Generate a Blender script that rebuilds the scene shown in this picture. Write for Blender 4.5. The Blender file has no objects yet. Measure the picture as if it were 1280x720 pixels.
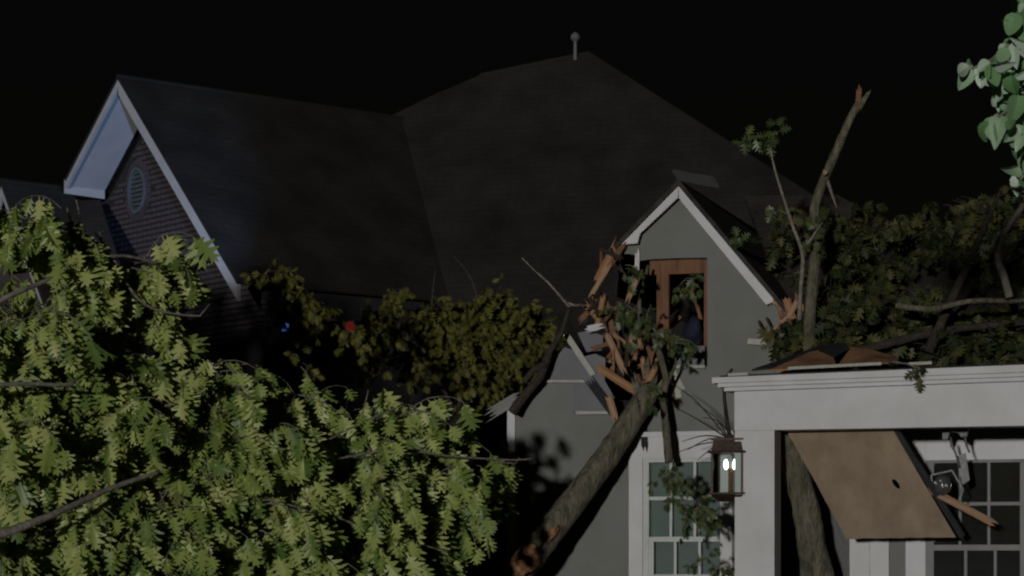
import bpy, math, random
import numpy as np
from mathutils import Vector, Matrix
from mathutils.geometry import tessellate_polygon

# ------------------------------------------------------------------ camera, sky, sun, exposure
SC = bpy.context.scene
COL = SC.collection
F = 2900.0           # focal length in pixels of a 1280 px wide frame
HY = 700.0           # row of the horizon
CZ = 1.1             # camera height

cam_data = bpy.data.cameras.new('camera')
cam_data.sensor_width = 36.0
cam_data.lens = F / 1280.0 * 36.0
cam_data.shift_y = (HY - 360.0) / 1280.0
cam_data.clip_start = 0.1
cam_data.clip_end = 3000.0
cam = bpy.data.objects.new('camera', cam_data)
COL.objects.link(cam)
cam.location = (0, 0, CZ)
cam.rotation_euler = (math.radians(90), 0, 0)
SC.camera = cam

SUN_EL = math.radians(1.8)
SUN_AZ = math.radians(15.0)      # light travels to the right of the view by this angle
world = bpy.data.worlds.new('World')
SC.world = world
world.use_nodes = True
wn = world.node_tree.nodes
wl = world.node_tree.links
wn.clear()
w_out = wn.new('ShaderNodeOutputWorld')
w_bg = wn.new('ShaderNodeBackground')
w_sky = wn.new('ShaderNodeTexSky')
w_sky.sky_type = 'NISHITA'
w_sky.sun_disc = False
w_sky.sun_elevation = SUN_EL
w_sky.sun_rotation = math.pi + SUN_AZ
w_bg.inputs['Strength'].default_value = 0.0010
wl.new(w_sky.outputs[0], w_bg.inputs['Color'])
wl.new(w_bg.outputs[0], w_out.inputs['Surface'])

sun_data = bpy.data.lights.new('sun', 'SUN')
sun_data.energy = 1.68
sun_data.angle = math.radians(1.6)
sun_data.color = (1.0, 0.968, 0.925)
sun = bpy.data.objects.new('sun', sun_data)
COL.objects.link(sun)
light_dir = Vector((math.sin(SUN_AZ) * math.cos(SUN_EL), math.cos(SUN_AZ) * math.cos(SUN_EL), -math.sin(SUN_EL)))
sun.rotation_euler = light_dir.to_track_quat('-Z', 'Y').to_euler()
sun.location = (-20, -40, 12)

SC.view_settings.view_transform = 'Standard'
SC.view_settings.look = 'None'
SC.view_settings.exposure = 0.0
SC.view_settings.gamma = 1.0
SC.view_settings.use_curve_mapping = False
SC.render.engine = 'CYCLES'
SC.cycles.max_bounces = 8
SC.cycles.diffuse_bounces = 4
SC.cycles.transparent_max_bounces = 8
SC.cycles.caustics_reflective = False
SC.cycles.caustics_refractive = False
SC.cycles.filter_width = 2.2

rnd = random.Random(7)
nrg = np.random.RandomState(11)


# ------------------------------------------------------------------ small helpers
def P(px, py, d):
    return Vector(((px - 640.0) / F * d, d, CZ + (HY - py) / F * d))


def pix(v):
    return 640.0 + v[0] / v[1] * F, HY - (v[2] - CZ) / v[1] * F


class Frame:
    """an upright frame: u runs to the right, v into the depth"""
    def __init__(self, origin, angle):
        self.o = Vector((origin[0], origin[1], 0))
        self.a = math.radians(angle)
        self.u = Vector((math.cos(self.a), -math.sin(self.a), 0))
        self.v = Vector((math.sin(self.a), math.cos(self.a), 0))

    def G(self, px, py, v=0.0):
        r = Vector(((px - 640.0) / F, 1.0, 0))
        d = (self.o.dot(self.v) + v) / r.dot(self.v)
        U = (r * d - self.o).dot(self.u)
        return (U, v, CZ + (HY - py) / F * d)

    def W(self, p):
        return self.o + self.u * p[0] + self.v * p[1] + Vector((0, 0, p[2]))

    def GW(self, px, py, v=0.0):
        return self.W(self.G(px, py, v))


def link(o, parent=None):
    COL.objects.link(o)
    if parent is not None:
        o.parent = parent
    return o


def mesh_obj(name, verts, faces, mat, parent=None, smooth=False):
    me = bpy.data.meshes.new(name)
    me.from_pydata([tuple(v) for v in verts], [], faces)
    me.update()
    if mat:
        me.materials.append(mat)
    if smooth:
        me.polygons.foreach_set('use_smooth', [True] * len(me.polygons))
    o = bpy.data.objects.new(name, me)
    return link(o, parent)


def tag(o, label, cat, group=None, kind=None):
    o['label'] = label
    o['category'] = cat
    if group:
        o['group'] = group
    if kind:
        o['kind'] = kind
    return o


def thing(name, label, cat, loc=(0, 0, 0), rz=0.0, group=None):
    o = bpy.data.objects.new(name, None)
    o.empty_display_size = 0.2
    link(o)
    o.location = loc
    o.rotation_euler = (0, 0, rz)
    return tag(o, label, cat, group)


class MB:
    def __init__(self):
        self.v = []
        self.f = []

    def add(self, verts, faces):
        n = len(self.v)
        self.v += [Vector(v) for v in verts]
        self.f += [tuple(i + n for i in f) for f in faces]
        return self

    def box(self, a, b):
        x0, y0, z0 = a
        x1, y1, z1 = b
        vs = [(x0, y0, z0), (x1, y0, z0), (x1, y1, z0), (x0, y1, z0), (x0, y0, z1), (x1, y0, z1), (x1, y1, z1), (x0, y1, z1)]
        return self.add(vs, [(0, 3, 2, 1), (4, 5, 6, 7), (0, 1, 5, 4), (1, 2, 6, 5), (2, 3, 7, 6), (3, 0, 4, 7)])

    def prism(self, poly, off):
        """poly: planar loop of 3D points; off: extrusion vector"""
        n = len(poly)
        pts = [Vector(p) for p in poly]
        off = Vector(off)
        tris = tessellate_polygon([pts])
        # orientation check
        vs = pts + [p + off for p in pts]
        fs = [tuple(t) for t in tris] + [tuple(i + n for i in reversed(t)) for t in tris]
        fs += [(i, (i + 1) % n, (i + 1) % n + n, i + n) for i in range(n)]
        return self.add(vs, fs)

    def bar(self, p0, p1, w, t, up=(0, 0, 1)):
        p0 = Vector(p0)
        p1 = Vector(p1)
        d = (p1 - p0).normalized()
        s = d.cross(Vector(up))
        if s.length < 1e-4:
            s = d.cross(Vector((0, 1, 0)))
        s.normalize()
        n = s.cross(d).normalized()
        a = s * (t / 2)
        b = n * (w / 2)
        vs = [p0 - a - b, p0 + a - b, p0 + a + b, p0 - a + b, p1 - a - b, p1 + a - b, p1 + a + b, p1 - a + b]
        return self.add(vs, [(0, 1, 2, 3), (4, 7, 6, 5), (0, 4, 5, 1), (1, 5, 6, 2), (2, 6, 7, 3), (3, 7, 4, 0)])

    def tube(self, path, radii, sides=8, rough=0.0, rg=None, cap=True, step=None):
        pts, rad = resample(path, radii, step)
        n = len(pts)
        ref = Vector((0.3, 0.9, 0.2))
        base = len(self.v)
        for i in range(n):
            t = (pts[min(i + 1, n - 1)] - pts[max(i - 1, 0)])
            if t.length < 1e-6:
                t = Vector((0, 0, 1))
            t.normalize()
            a = t.cross(ref)
            if a.length < 0.05:
                a = t.cross(Vector((1, 0, 0)))
            a.normalize()
            b = t.cross(a)
            for k in range(sides):
                an = 2 * math.pi * k / sides
                r = rad[i]
                if rough and rg:
                    r *= 1 + rg.uniform(-rough, rough)
                self.v.append(pts[i] + a * (math.cos(an) * r) + b * (math.sin(an) * r))
        for i in range(n - 1):
            for k in range(sides):
                k2 = (k + 1) % sides
                self.f.append((base + i * sides + k, base + i * sides + k2, base + (i + 1) * sides + k2, base + (i + 1) * sides + k))
        if cap:
            self.f.append(tuple(base + k for k in reversed(range(sides))))
            self.f.append(tuple(base + (n - 1) * sides + k for k in range(sides)))
        return self

    def build(self, name, mat, parent=None, smooth=False, kind=None, label=None):
        o = mesh_obj(name, self.v, self.f, mat, parent, smooth)
        if kind:
            o['kind'] = kind
        if label:
            o['label'] = label
        return o


def resample(path, radii, step=None):
    path = [Vector(p) for p in path]
    if step is None:
        return path, list(radii)
    out, rad = [], []
    n = len(path)
    for i in range(n - 1):
        p0 = path[max(i - 1, 0)]
        p1 = path[i]
        p2 = path[i + 1]
        p3 = path[min(i + 2, n - 1)]
        m = max(1, int((p2 - p1).length / step))
        for k in range(m):
            t = k / m
            q = 0.5 * ((2 * p1) + (p2 - p0) * t + (2 * p0 - 5 * p1 + 4 * p2 - p3) * t * t + (3 * p1 - p0 - 3 * p2 + p3) * t ** 3)
            out.append(q)
            rad.append(radii[i] * (1 - t) + radii[i + 1] * t)
    out.append(path[-1])
    rad.append(radii[-1])
    return out, rad


# ------------------------------------------------------------------ materials
def new_mat(name):
    m = bpy.data.materials.new(name)
    m.use_nodes = True
    nt = m.node_tree
    b = nt.nodes['Principled BSDF']
    return m, nt, b


def noise_mat(name, c0, c1, scale=6.0, rough=0.7, bump=0.15, bscale=40.0, stretch=(1, 1, 1), detail=6.0, spec=0.3, metal=0.0, dirt=None, dscale=1.2):
    m, nt, b = new_mat(name)
    tc = nt.nodes.new('ShaderNodeTexCoord')
    mp = nt.nodes.new('ShaderNodeMapping')
    mp.inputs['Scale'].default_value = stretch
    nt.links.new(tc.outputs['Object'], mp.inputs['Vector'])
    n1 = nt.nodes.new('ShaderNodeTexNoise')
    n1.inputs['Scale'].default_value = scale
    n1.inputs['Detail'].default_value = detail
    n1.inputs['Roughness'].default_value = 0.65
    nt.links.new(mp.outputs[0], n1.inputs['Vector'])
    r = nt.nodes.new('ShaderNodeValToRGB')
    r.color_ramp.elements[0].position = 0.32
    r.color_ramp.elements[1].position = 0.68
    r.color_ramp.elements[0].color = (*c0, 1)
    r.color_ramp.elements[1].color = (*c1, 1)
    nt.links.new(n1.outputs['Fac'], r.inputs['Fac'])
    colour = r.outputs['Color']
    if dirt:
        n3 = nt.nodes.new('ShaderNodeTexNoise')
        n3.inputs['Scale'].default_value = dscale
        n3.inputs['Detail'].default_value = 8
        nt.links.new(tc.outputs['Object'], n3.inputs['Vector'])
        r3 = nt.nodes.new('ShaderNodeValToRGB')
        r3.color_ramp.elements[0].position = 0.45
        r3.color_ramp.elements[1].position = 0.75
        r3.color_ramp.elements[0].color = (0, 0, 0, 1)
        r3.color_ramp.elements[1].color = (0.6, 0.6, 0.6, 1)
        nt.links.new(n3.outputs['Fac'], r3.inputs['Fac'])
        mx = nt.nodes.new('ShaderNodeMixRGB')
        mx.inputs['Color2'].default_value = (*dirt, 1)
        nt.links.new(r3.outputs['Color'], mx.inputs['Fac'])
        nt.links.new(colour, mx.inputs['Color1'])
        colour = mx.outputs['Color']
    nt.links.new(colour, b.inputs['Base Color'])
    b.inputs['Roughness'].default_value = rough
    b.inputs['Specular IOR Level'].default_value = spec
    b.inputs['Metallic'].default_value = metal
    if bump:
        n2 = nt.nodes.new('ShaderNodeTexNoise')
        n2.inputs['Scale'].default_value = bscale
        n2.inputs['Detail'].default_value = 8
        nt.links.new(mp.outputs[0], n2.inputs['Vector'])
        bp = nt.nodes.new('ShaderNodeBump')
        bp.inputs['Strength'].default_value = bump
        bp.inputs['Distance'].default_value = 0.05
        nt.links.new(n2.outputs['Fac'], bp.inputs['Height'])
        nt.links.new(bp.outputs[0], b.inputs['Normal'])
    return m


def leaf_mat(name, ca, cb, cc, trans=0.25, rough=0.42, spec=0.35):
    m, nt, b = new_mat(name)
    geo = nt.nodes.new('ShaderNodeAttribute')
    geo.attribute_name = 'leaf_tone'
    oi = nt.nodes.new('ShaderNodeObjectInfo')
    ad = nt.nodes.new('ShaderNodeMath')
    ad.operation = 'ADD'
    fr = nt.nodes.new('ShaderNodeMath')
    fr.operation = 'FRACT'
    nt.links.new(geo.outputs['Fac'], ad.inputs[0])
    nt.links.new(oi.outputs['Random'], ad.inputs[1])
    nt.links.new(ad.outputs[0], fr.inputs[0])
    r = nt.nodes.new('ShaderNodeValToRGB')
    r.color_ramp.elements[0].color = (*ca, 1)
    r.color_ramp.elements[1].color = (*cc, 1)
    e = r.color_ramp.elements.new(0.5)
    e.color = (*cb, 1)
    nt.links.new(fr.outputs[0], r.inputs['Fac'])
    nt.links.new(r.outputs['Color'], b.inputs['Base Color'])
    b.inputs['Roughness'].default_value = rough
    b.inputs['Specular IOR Level'].default_value = spec
    tr = nt.nodes.new('ShaderNodeBsdfTranslucent')
    nt.links.new(r.outputs['Color'], tr.inputs['Color'])
    mx = nt.nodes.new('ShaderNodeMixShader')
    mx.inputs['Fac'].default_value = trans
    nt.links.new(b.outputs[0], mx.inputs[1])
    nt.links.new(tr.outputs[0], mx.inputs[2])
    nt.links.new(mx.outputs[0], nt.nodes['Material Output'].inputs['Surface'])
    return m


def shingle_mat(name, c0, c1, row=0.14):
    m, nt, b = new_mat(name)
    tc = nt.nodes.new('ShaderNodeTexCoord')
    br = nt.nodes.new('ShaderNodeTexBrick')
    br.inputs['Color1'].default_value = (*c0, 1)
    br.inputs['Color2'].default_value = (*c1, 1)
    br.inputs['Mortar'].default_value = (c0[0] * 0.85, c0[1] * 0.85, c0[2] * 0.85, 1)
    br.inputs['Scale'].default_value = 1.0
    br.inputs['Mortar Size'].default_value = 0.012
    br.inputs['Brick Width'].default_value = 0.32
    br.inputs['Row Height'].default_value = row
    nt.links.new(tc.outputs['UV'], br.inputs['Vector'])
    n1 = nt.nodes.new('ShaderNodeTexNoise')
    n1.inputs['Scale'].default_value = 1.3
    n1.inputs['Detail'].default_value = 8
    nt.links.new(tc.outputs['Object'], n1.inputs['Vector'])
    mx = nt.nodes.new('ShaderNodeMixRGB')
    mx.blend_type = 'OVERLAY'
    mx.inputs['Fac'].default_value = 0.85
    nt.links.new(br.outputs['Color'], mx.inputs['Color1'])
    nt.links.new(n1.outputs['Fac'], mx.inputs['Color2'])
    nt.links.new(mx.outputs[0], b.inputs['Base Color'])
    b.inputs['Roughness'].default_value = 0.9
    b.inputs['Specular IOR Level'].default_value = 0.15
    bp = nt.nodes.new('ShaderNodeBump')
    bp.inputs['Strength'].default_value = 0.15
    bp.inputs['Distance'].default_value = 0.02
    nt.links.new(br.outputs['Fac'], bp.inputs['Height'])
    bp.invert = True
    nt.links.new(bp.outputs[0], b.inputs['Normal'])
    return m


M = {}
M['wall'] = noise_mat('grey_siding_paint', (0.117, 0.121, 0.113), (0.134, 0.138, 0.128), 2.2, 0.66, 0.22, 110, dirt=(0.092, 0.092, 0.08), dscale=1.6)
M['panel'] = noise_mat('grey_panel_paint', (0.090, 0.090, 0.102), (0.112, 0.112, 0.124), 5, 0.6, 0.05, 40)
M['panel_pale'] = noise_mat('pale_panel_edge', (0.24, 0.25, 0.22), (0.33, 0.33, 0.29), 9, 0.7, 0.1, 60)
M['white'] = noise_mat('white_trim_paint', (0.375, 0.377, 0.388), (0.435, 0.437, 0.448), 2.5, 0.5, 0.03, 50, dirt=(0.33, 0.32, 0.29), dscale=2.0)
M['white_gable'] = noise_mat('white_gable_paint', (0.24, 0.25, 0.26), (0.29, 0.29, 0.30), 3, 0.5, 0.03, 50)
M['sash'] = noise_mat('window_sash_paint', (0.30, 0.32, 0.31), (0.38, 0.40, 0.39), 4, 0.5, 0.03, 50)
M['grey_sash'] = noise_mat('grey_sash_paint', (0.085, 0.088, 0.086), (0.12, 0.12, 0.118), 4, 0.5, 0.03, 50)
M['roof'] = shingle_mat('dark_roof_shingles', (0.0168, 0.0158, 0.0152), (0.0188, 0.0176, 0.0170))
M['roof_brown'] = shingle_mat('brown_roof_shingles', (0.032, 0.028, 0.025), (0.040, 0.035, 0.031))
M['brick'] = noise_mat('dark_red_brick', (0.024, 0.020, 0.023), (0.054, 0.044, 0.048), 3.0, 0.85, 0.3, 60)
M['mortar'] = noise_mat('dark_mortar', (0.009, 0.008, 0.009), (0.015, 0.014, 0.015), 12, 0.9, 0.2, 60)
M['wood'] = noise_mat('fresh_split_wood', (0.115, 0.055, 0.024), (0.34, 0.185, 0.090), 11, 0.75, 0.6, 30, stretch=(0.15, 2, 2))
M['wood_pale'] = noise_mat('pale_split_wood', (0.15, 0.085, 0.048), (0.34, 0.22, 0.135), 10, 0.75, 0.6, 30, stretch=(0.15, 2, 2))
M['framing'] = noise_mat('framing_lumber', (0.085, 0.040, 0.020), (0.165, 0.082, 0.040), 7, 0.75, 0.3, 30, stretch=(3, 3, 0.3))
M['plywood'] = noise_mat('plywood_face', (0.165, 0.124, 0.085), (0.235, 0.180, 0.125), 3.2, 0.7, 0.15, 30, stretch=(1, 1, 0.3), dirt=(0.12, 0.088, 0.058), dscale=3.5)
M['decking'] = noise_mat('torn_roof_decking', (0.13, 0.065, 0.032), (0.25, 0.14, 0.075), 3, 0.8, 0.4, 30)
M['bark'] = noise_mat('grey_oak_bark', (0.034, 0.031, 0.022), (0.165, 0.148, 0.104), 9, 0.9, 1.0, 24, stretch=(1.6, 1.6, 0.5), dirt=(0.055, 0.068, 0.036), dscale=4.0)
M['bark_dark'] = noise_mat('dark_bark', (0.016, 0.013, 0.011), (0.045, 0.036, 0.029), 9, 0.9, 0.9, 24)
M['twig'] = noise_mat('twig_bark', (0.075, 0.066, 0.054), (0.20, 0.18, 0.15), 14, 0.85, 0.3, 40)
M['vent'] = noise_mat('blue_grey_vent_paint', (0.045, 0.055, 0.065), (0.065, 0.078, 0.090), 6, 0.6, 0.05, 40)
M['felt'] = noise_mat('torn_black_felt', (0.008, 0.008, 0.009), (0.016, 0.016, 0.018), 10, 0.8, 0.3, 40)
M['dark'] = noise_mat('darkened_interior', (0.006, 0.0055, 0.005), (0.012, 0.011, 0.010), 5, 0.9, 0.2, 20)  # near-black colour stands in for the lack of light indoors
M['doorway_fill'] = noise_mat('near_black_doorway', (0.010, 0.010, 0.011), (0.014, 0.014, 0.015), 5, 0.45, 0.05, 30)
M['blind'] = noise_mat('grey_green_blind', (0.105, 0.124, 0.118), (0.125, 0.145, 0.138), 3, 0.8, 0.1, 30)
M['copper'] = noise_mat('aged_copper', (0.022, 0.013, 0.010), (0.045, 0.026, 0.019), 12, 0.5, 0.1, 40, metal=0.4)
M['iron'] = noise_mat('black_iron', (0.010, 0.010, 0.011), (0.02, 0.02, 0.021), 12, 0.5, 0.1, 40)
M['grey_metal'] = noise_mat('grey_metal', (0.05, 0.05, 0.053), (0.10, 0.10, 0.105), 12, 0.45, 0.1, 40, metal=0.3)
M['blue_cloth'] = noise_mat('blue_cloth', (0.006, 0.008, 0.020), (0.011, 0.014, 0.034), 9, 0.8, 0.4, 20)
M['ground'] = noise_mat('night_lawn', (0.012, 0.020, 0.008), (0.030, 0.040, 0.016), 1.5, 0.95, 0.5, 8)
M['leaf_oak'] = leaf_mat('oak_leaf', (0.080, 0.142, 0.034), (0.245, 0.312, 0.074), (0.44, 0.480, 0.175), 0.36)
M['leaf_mid'] = leaf_mat('dimmed_olive_leaf', (0.046, 0.050, 0.009), (0.086, 0.086, 0.016), (0.125, 0.116, 0.027), 0.2, 0.6, 0.2)  # leaf colour darkened to stand in for weaker light on the middle tree
M['leaf_crown'] = leaf_mat('dimmed_green_leaf', (0.013, 0.021, 0.008), (0.034, 0.044, 0.014), (0.085, 0.080, 0.030), 0.2, 0.55, 0.2)  # darkened colour carries the weak light on the heap at right
M['leaf_debris'] = leaf_mat('green_leaf', (0.030, 0.052, 0.018), (0.050, 0.072, 0.024), (0.085, 0.100, 0.034), 0.2)
M['leaf_round'] = leaf_mat('pale_round_leaf', (0.12, 0.25, 0.095), (0.25, 0.39, 0.22), (0.46, 0.56, 0.46), 0.2, 0.35, 0.5)


def glass_mat():
    m, nt, b = new_mat('window_glass')
    gl = nt.nodes.new('ShaderNodeBsdfGlossy')
    gl.inputs['Roughness'].default_value = 0.03
    gl.inputs['Color'].default_value = (0.9, 0.95, 0.93, 1)
    tp = nt.nodes.new('ShaderNodeBsdfTransparent')
    tp.inputs['Color'].default_value = (0.93, 0.96, 0.95, 1)
    lw = nt.nodes.new('ShaderNodeLayerWeight')
    lw.inputs['Blend'].default_value = 0.25
    mx = nt.nodes.new('ShaderNodeMixShader')
    nt.links.new(lw.outputs['Fresnel'], mx.inputs['Fac'])
    nt.links.new(tp.outputs[0], mx.inputs[1])
    nt.links.new(gl.outputs[0], mx.inputs[2])
    nt.links.new(mx.outputs[0], nt.nodes['Material Output'].inputs['Surface'])
    return m


def emit_mat(name, col, s):
    m, nt, b = new_mat(name)
    b.inputs['Base Color'].default_value = (*[min(1, c) for c in col], 1)
    b.inputs['Emission Color'].default_value = (*col, 1)
    b.inputs['Emission Strength'].default_value = s
    return m


M['glass'] = glass_mat()
gm_, gnt_, gb_ = new_mat('smoky_lamp_glass')
gb_.inputs['Base Color'].default_value = (0.05, 0.055, 0.055, 1)
gb_.inputs['Roughness'].default_value = 0.12
gb_.inputs['Specular IOR Level'].default_value = 0.8
M['globe'] = gm_
M['bulb'] = emit_mat('lit_bulb', (1.0, 0.97, 0.95), 4.0)
M['blue_lens'] = emit_mat('blue_beacon_lens', (0.10, 0.22, 0.75), 0.3)
M['red_lens'] = emit_mat('red_beacon_lens', (0.7, 0.06, 0.06), 0.10)


def roof_panel(name, mat, parent, loop, thick=0.10):
    """a planar roof slope (world or local loop) with its own thickness and a UV running along the courses"""
    pts = [Vector(p) for p in loop]
    n = Vector((0, 0, 0))
    for i in range(len(pts)):
        n += pts[i].cross(pts[(i + 1) % len(pts)])
    n.normalize()
    if n.z < 0:
        n = -n
    mb = MB()
    mb.prism(pts, -n * thick)
    o = mb.build(name, mat, parent)
    h = Vector((0, 0, 1)).cross(n)
    h.normalize()
    s = n.cross(h)
    uv = o.data.uv_layers.new(name='uv')
    for lp in o.data.loops:
        co = o.data.vertices[lp.vertex_index].co
        uv.data[lp.index].uv = (co.dot(h), co.dot(s))
    return o


# ------------------------------------------------------------------ ground
gm = []
gf = []
nx, ny = 36, 36
for j in range(ny + 1):
    for i in range(nx + 1):
        x = (i / nx - 0.5) * 2
        y = (j / ny - 0.5) * 2
        x = math.copysign(abs(x) ** 2.2, x) * 900
        y = math.copysign(abs(y) ** 2.2, y) * 900 + 20
        r = math.hypot(x, y - 20)
        z = 0.05 * math.sin(x * 0.35) * math.sin(y * 0.27) - 0.06 if r < 60 else -0.06
        gm.append((x, y, z))
for j in range(ny):
    for i in range(nx):
        a = j * (nx + 1) + i
        gf.append((a, a + 1, a + nx + 2, a + nx + 1))
ground = mesh_obj('ground', gm, gf, M['ground'])
ground['kind'] = 'structure'
ground['label'] = 'dark lawn running under the houses and trees'

# ------------------------------------------------------------------ brick house
apx = P(148, 97, 36.0)
WF = Frame((apx.x, apx.y), 51.0)      # the gabled wing; v = 0 is the front edge of the rake overhang
OV = 0.72                             # rake overhang
house = thing('brick_house', 'large brick house with dark hipped roof and white-edged brick gable behind the trees', 'house')
zr = apx.z
# rake lines measured on the front plane
rb = WF.G(297, 355, 0.0)
lb = WF.G(82, 226, 0.0)
tanr = (zr - rb[2]) / rb[0]
tanl = (zr - lb[2]) / (-lb[0])
L_w = 7.2


def WL(U, V, Z):
    return WF.W((U, V, Z))


# wall body of the wing (mortar face) with the bricks laid on it
def wing_top(U):
    return zr - 0.30 - (tanr * U if U > 0 else tanl * -U)


Ur = rb[0] - 0.15
Ul = lb[0] - 0.9
wall_poly = [WL(Ul, OV, -0.06), WL(Ur, OV, -0.06), WL(Ur, OV, wing_top(Ur)), WL(0, OV, wing_top(0)), WL(lb[0] + 0.12, OV, wing_top(lb[0] + 0.12)), WL(Ul, OV, wing_top(lb[0]) - 0.25)]
mb = MB()
mb.prism(wall_poly, WF.v * 0.25)
gable_wall = mb.build('gable_wall', M['mortar'], house)

brick_me = bpy.data.meshes.new('brick')
bl, bh, bd = 0.262, 0.060, 0.05
bv = []
for (sx, sy, sz) in [(-1, 0, -1), (1, 0, -1), (1, 0, 1), (-1, 0, 1)]:
    bv.append((sx * (bl / 2 - 0.006), -0.022, sz * (bh / 2 - 0.006)))
for (sx, sy, sz) in [(-1, 0, -1), (1, 0, -1), (1, 0, 1), (-1, 0, 1)]:
    bv.append((sx * bl / 2, -0.012, sz * bh / 2))
for (sx, sy, sz) in [(-1, 0, -1), (1, 0, -1), (1, 0, 1), (-1, 0, 1)]:
    bv.append((sx * bl / 2, 0.03, sz * bh / 2))
bfc = [(0, 1, 2, 3)]
for k in range(4):
    k2 = (k + 1) % 4
    bfc += [(4 + k, 4 + k2, k2, k), (8 + k, 8 + k2, 4 + k2, 4 + k)]
brick_me.from_pydata(bv, [], bfc)
brick_me.materials.append(M['brick'])
rowh = 0.086
vc = WF.G(173, 238, OV)          # centre of the oval louvre
row = 0
z = wing_top(0) - 0.12
placed = 0
VRx, VRz = 0.27, 0.37
rotw = Matrix.Rotation(-WF.a, 4, 'Z')
while z > 3.6:
    z -= rowh
    off = 0.145 if row % 2 else 0.0
    row += 1
    U = -3.0 + off
    while U < 4.2:
        U += 0.29
        lim_l = -(wing_top(0) - z) / tanl + 0.19
        lim_r = (wing_top(0) - z) / tanr - 0.16
        if U < max(lim_l, Ul + 0.15) or U > min(lim_r, Ur - 0.15):
            continue
        e = ((U - vc[0]) / (VRx + 0.13)) ** 2 + ((z - vc[2]) / (VRz + 0.08)) ** 2
        if e < 1.0:
            continue
        w = WL(U, OV, z)
        px, py = pix(w)
        # what stands clear of the foliage in the photograph
        if py > 455 or (px < 235 and py > 300 + (px - 130) * 0.5) or (px < 130 and py > 285):
            continue
        if placed >= 300:
            continue
        placed += 1
        o = bpy.data.objects.new('brick', brick_me)
        link(o, gable_wall)
        o.matrix_local = Matrix.Translation(w - WF.v * rnd.uniform(0, 0.004)) @ rotw @ Matrix.Rotation(rnd.uniform(-0.012, 0.012), 4, 'Y')

# soldier ring and oval louvre
ring = MB()
N = 28
for k in range(N):
    a0 = 2 * math.pi * (k + 0.06) / N
    a1 = 2 * math.pi * (k + 0.94) / N
    q = []
    for (a, s) in ((a0, 1.04), (a1, 1.04), (a1, 1.04), (a0, 1.04)):
        q.append((a, s))
    lo = [WL(vc[0] + math.cos(a) * VRx * 1.04, OV - 0.03, vc[2] + math.sin(a) * VRz * 1.04) for a in (a0, a1)]
    hi = [WL(vc[0] + math.cos(a) * (VRx + 0.12), OV - 0.03, vc[2] + math.sin(a) * (VRz + 0.12)) for a in (a1, a0)]
    ring.prism(lo + hi, WF.v * 0.04)
ring.build('brick_surround', M['brick'], gable_wall)
vent = MB()
for k in range(N):
    a0 = 2 * math.pi * k / N
    a1 = 2 * math.pi * (k + 1) / N
    lo = [WL(vc[0] + math.cos(a) * VRx * 0.84, OV - 0.05, vc[2] + math.sin(a) * VRz * 0.86) for a in (a0, a1)]
    hi = [WL(vc[0] + math.cos(a) * VRx, OV - 0.05, vc[2] + math.sin(a) * VRz) for a in (a1, a0)]
    vent.prism(lo + hi, WF.v * 0.05)
vent_o = vent.build('oval_vent', M['vent'], house)
for k in range(9):
    zz = vc[2] + (k - 4) * 0.072
    t = (zz - vc[2]) / (VRz * 0.86)
    if abs(t) > 0.97:
        continue
    wdt = VRx * 0.84 * math.sqrt(1 - t * t)
    s = MB()
    s.prism([WL(vc[0] - wdt, OV - 0.035, zz - 0.028), WL(vc[0] + wdt, OV - 0.035, zz - 0.028), WL(vc[0] + wdt, OV + 0.0, zz + 0.032), WL(vc[0] - wdt, OV + 0.0, zz + 0.032)], WF.v * 0.012)
    s.build('slat', M['vent'], vent_o)


def rake(side, U1, tan, frame, zr_, ov, mat, parent, fas_h, fas_t=0.05):
    """fascia board along the front edge and the sloping soffit behind it"""
    z1 = zr_ - tan * abs(U1)
    f = MB()
    L = math.hypot(U1, zr_ - z1)
    drop = fas_h * L / abs(U1)
    f.prism([frame.W((0, 0, zr_)), frame.W((U1, 0, z1)), frame.W((U1, 0, z1 - drop * 0.9)), frame.W((0, 0, zr_ - drop))], frame.v * fas_t)
    fo = f.build('rake_board', mat, parent)
    s = MB()
    e = 0.03
    k_ = 0.85 if side > 0 else 1.0
    s.prism([frame.W((0, fas_t, zr_ - drop * 0.55)), frame.W((U1 * k_, fas_t, zr_ + (z1 - zr_) * k_ - drop * 0.55)), frame.W((U1 * k_, ov, zr_ + (z1 - zr_) * k_ - drop * 0.55)), frame.W((0, ov, zr_ - drop * 0.55))], Vector((0, 0, e)))
    s.build('soffit', mat, parent)
    return fo


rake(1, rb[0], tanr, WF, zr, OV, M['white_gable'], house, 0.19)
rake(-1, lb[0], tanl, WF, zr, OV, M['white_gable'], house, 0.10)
# frieze trim closing the lower end of the left soffit
mb = MB()
z1 = zr - tanl * abs(lb[0])
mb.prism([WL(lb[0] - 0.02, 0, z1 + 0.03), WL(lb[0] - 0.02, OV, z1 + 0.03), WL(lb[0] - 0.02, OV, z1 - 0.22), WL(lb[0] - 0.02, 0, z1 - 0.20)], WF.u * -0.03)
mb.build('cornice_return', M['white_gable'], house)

# wing roof slopes
z_r = zr - tanr * rb[0]
roof_w = roof_panel('wing_roof', M['roof'], house, [WL(0, -0.02, zr + 0.02), WL(rb[0] + 0.03, -0.02, z_r + 0.02), WL(rb[0] + 0.03, L_w + 2.5, z_r + 0.02), WL(0, L_w, zr + 0.02)], 0.03)
zl = zr - tanl * 2.6
roof_panel('wing_roof', M['roof'], house, [WL(0, -0.02, zr + 0.022), WL(lb[0], -0.02, zr - tanl * -lb[0] + 0.022), WL(lb[0], 0.8, zr - tanl * -lb[0] + 0.022), WL(-2.6, 0.8, zl + 0.022), WL(-2.6, L_w, zl + 0.022), WL(0, L_w, zr + 0.022)], 0.03)
mb = MB()
mb.tube([WL(0, -0.02, zr + 0.02), WL(0, L_w, zr + 0.02)], [0.035, 0.035], 6)
mb.build('ridge_cap', M['roof'], house)
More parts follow.
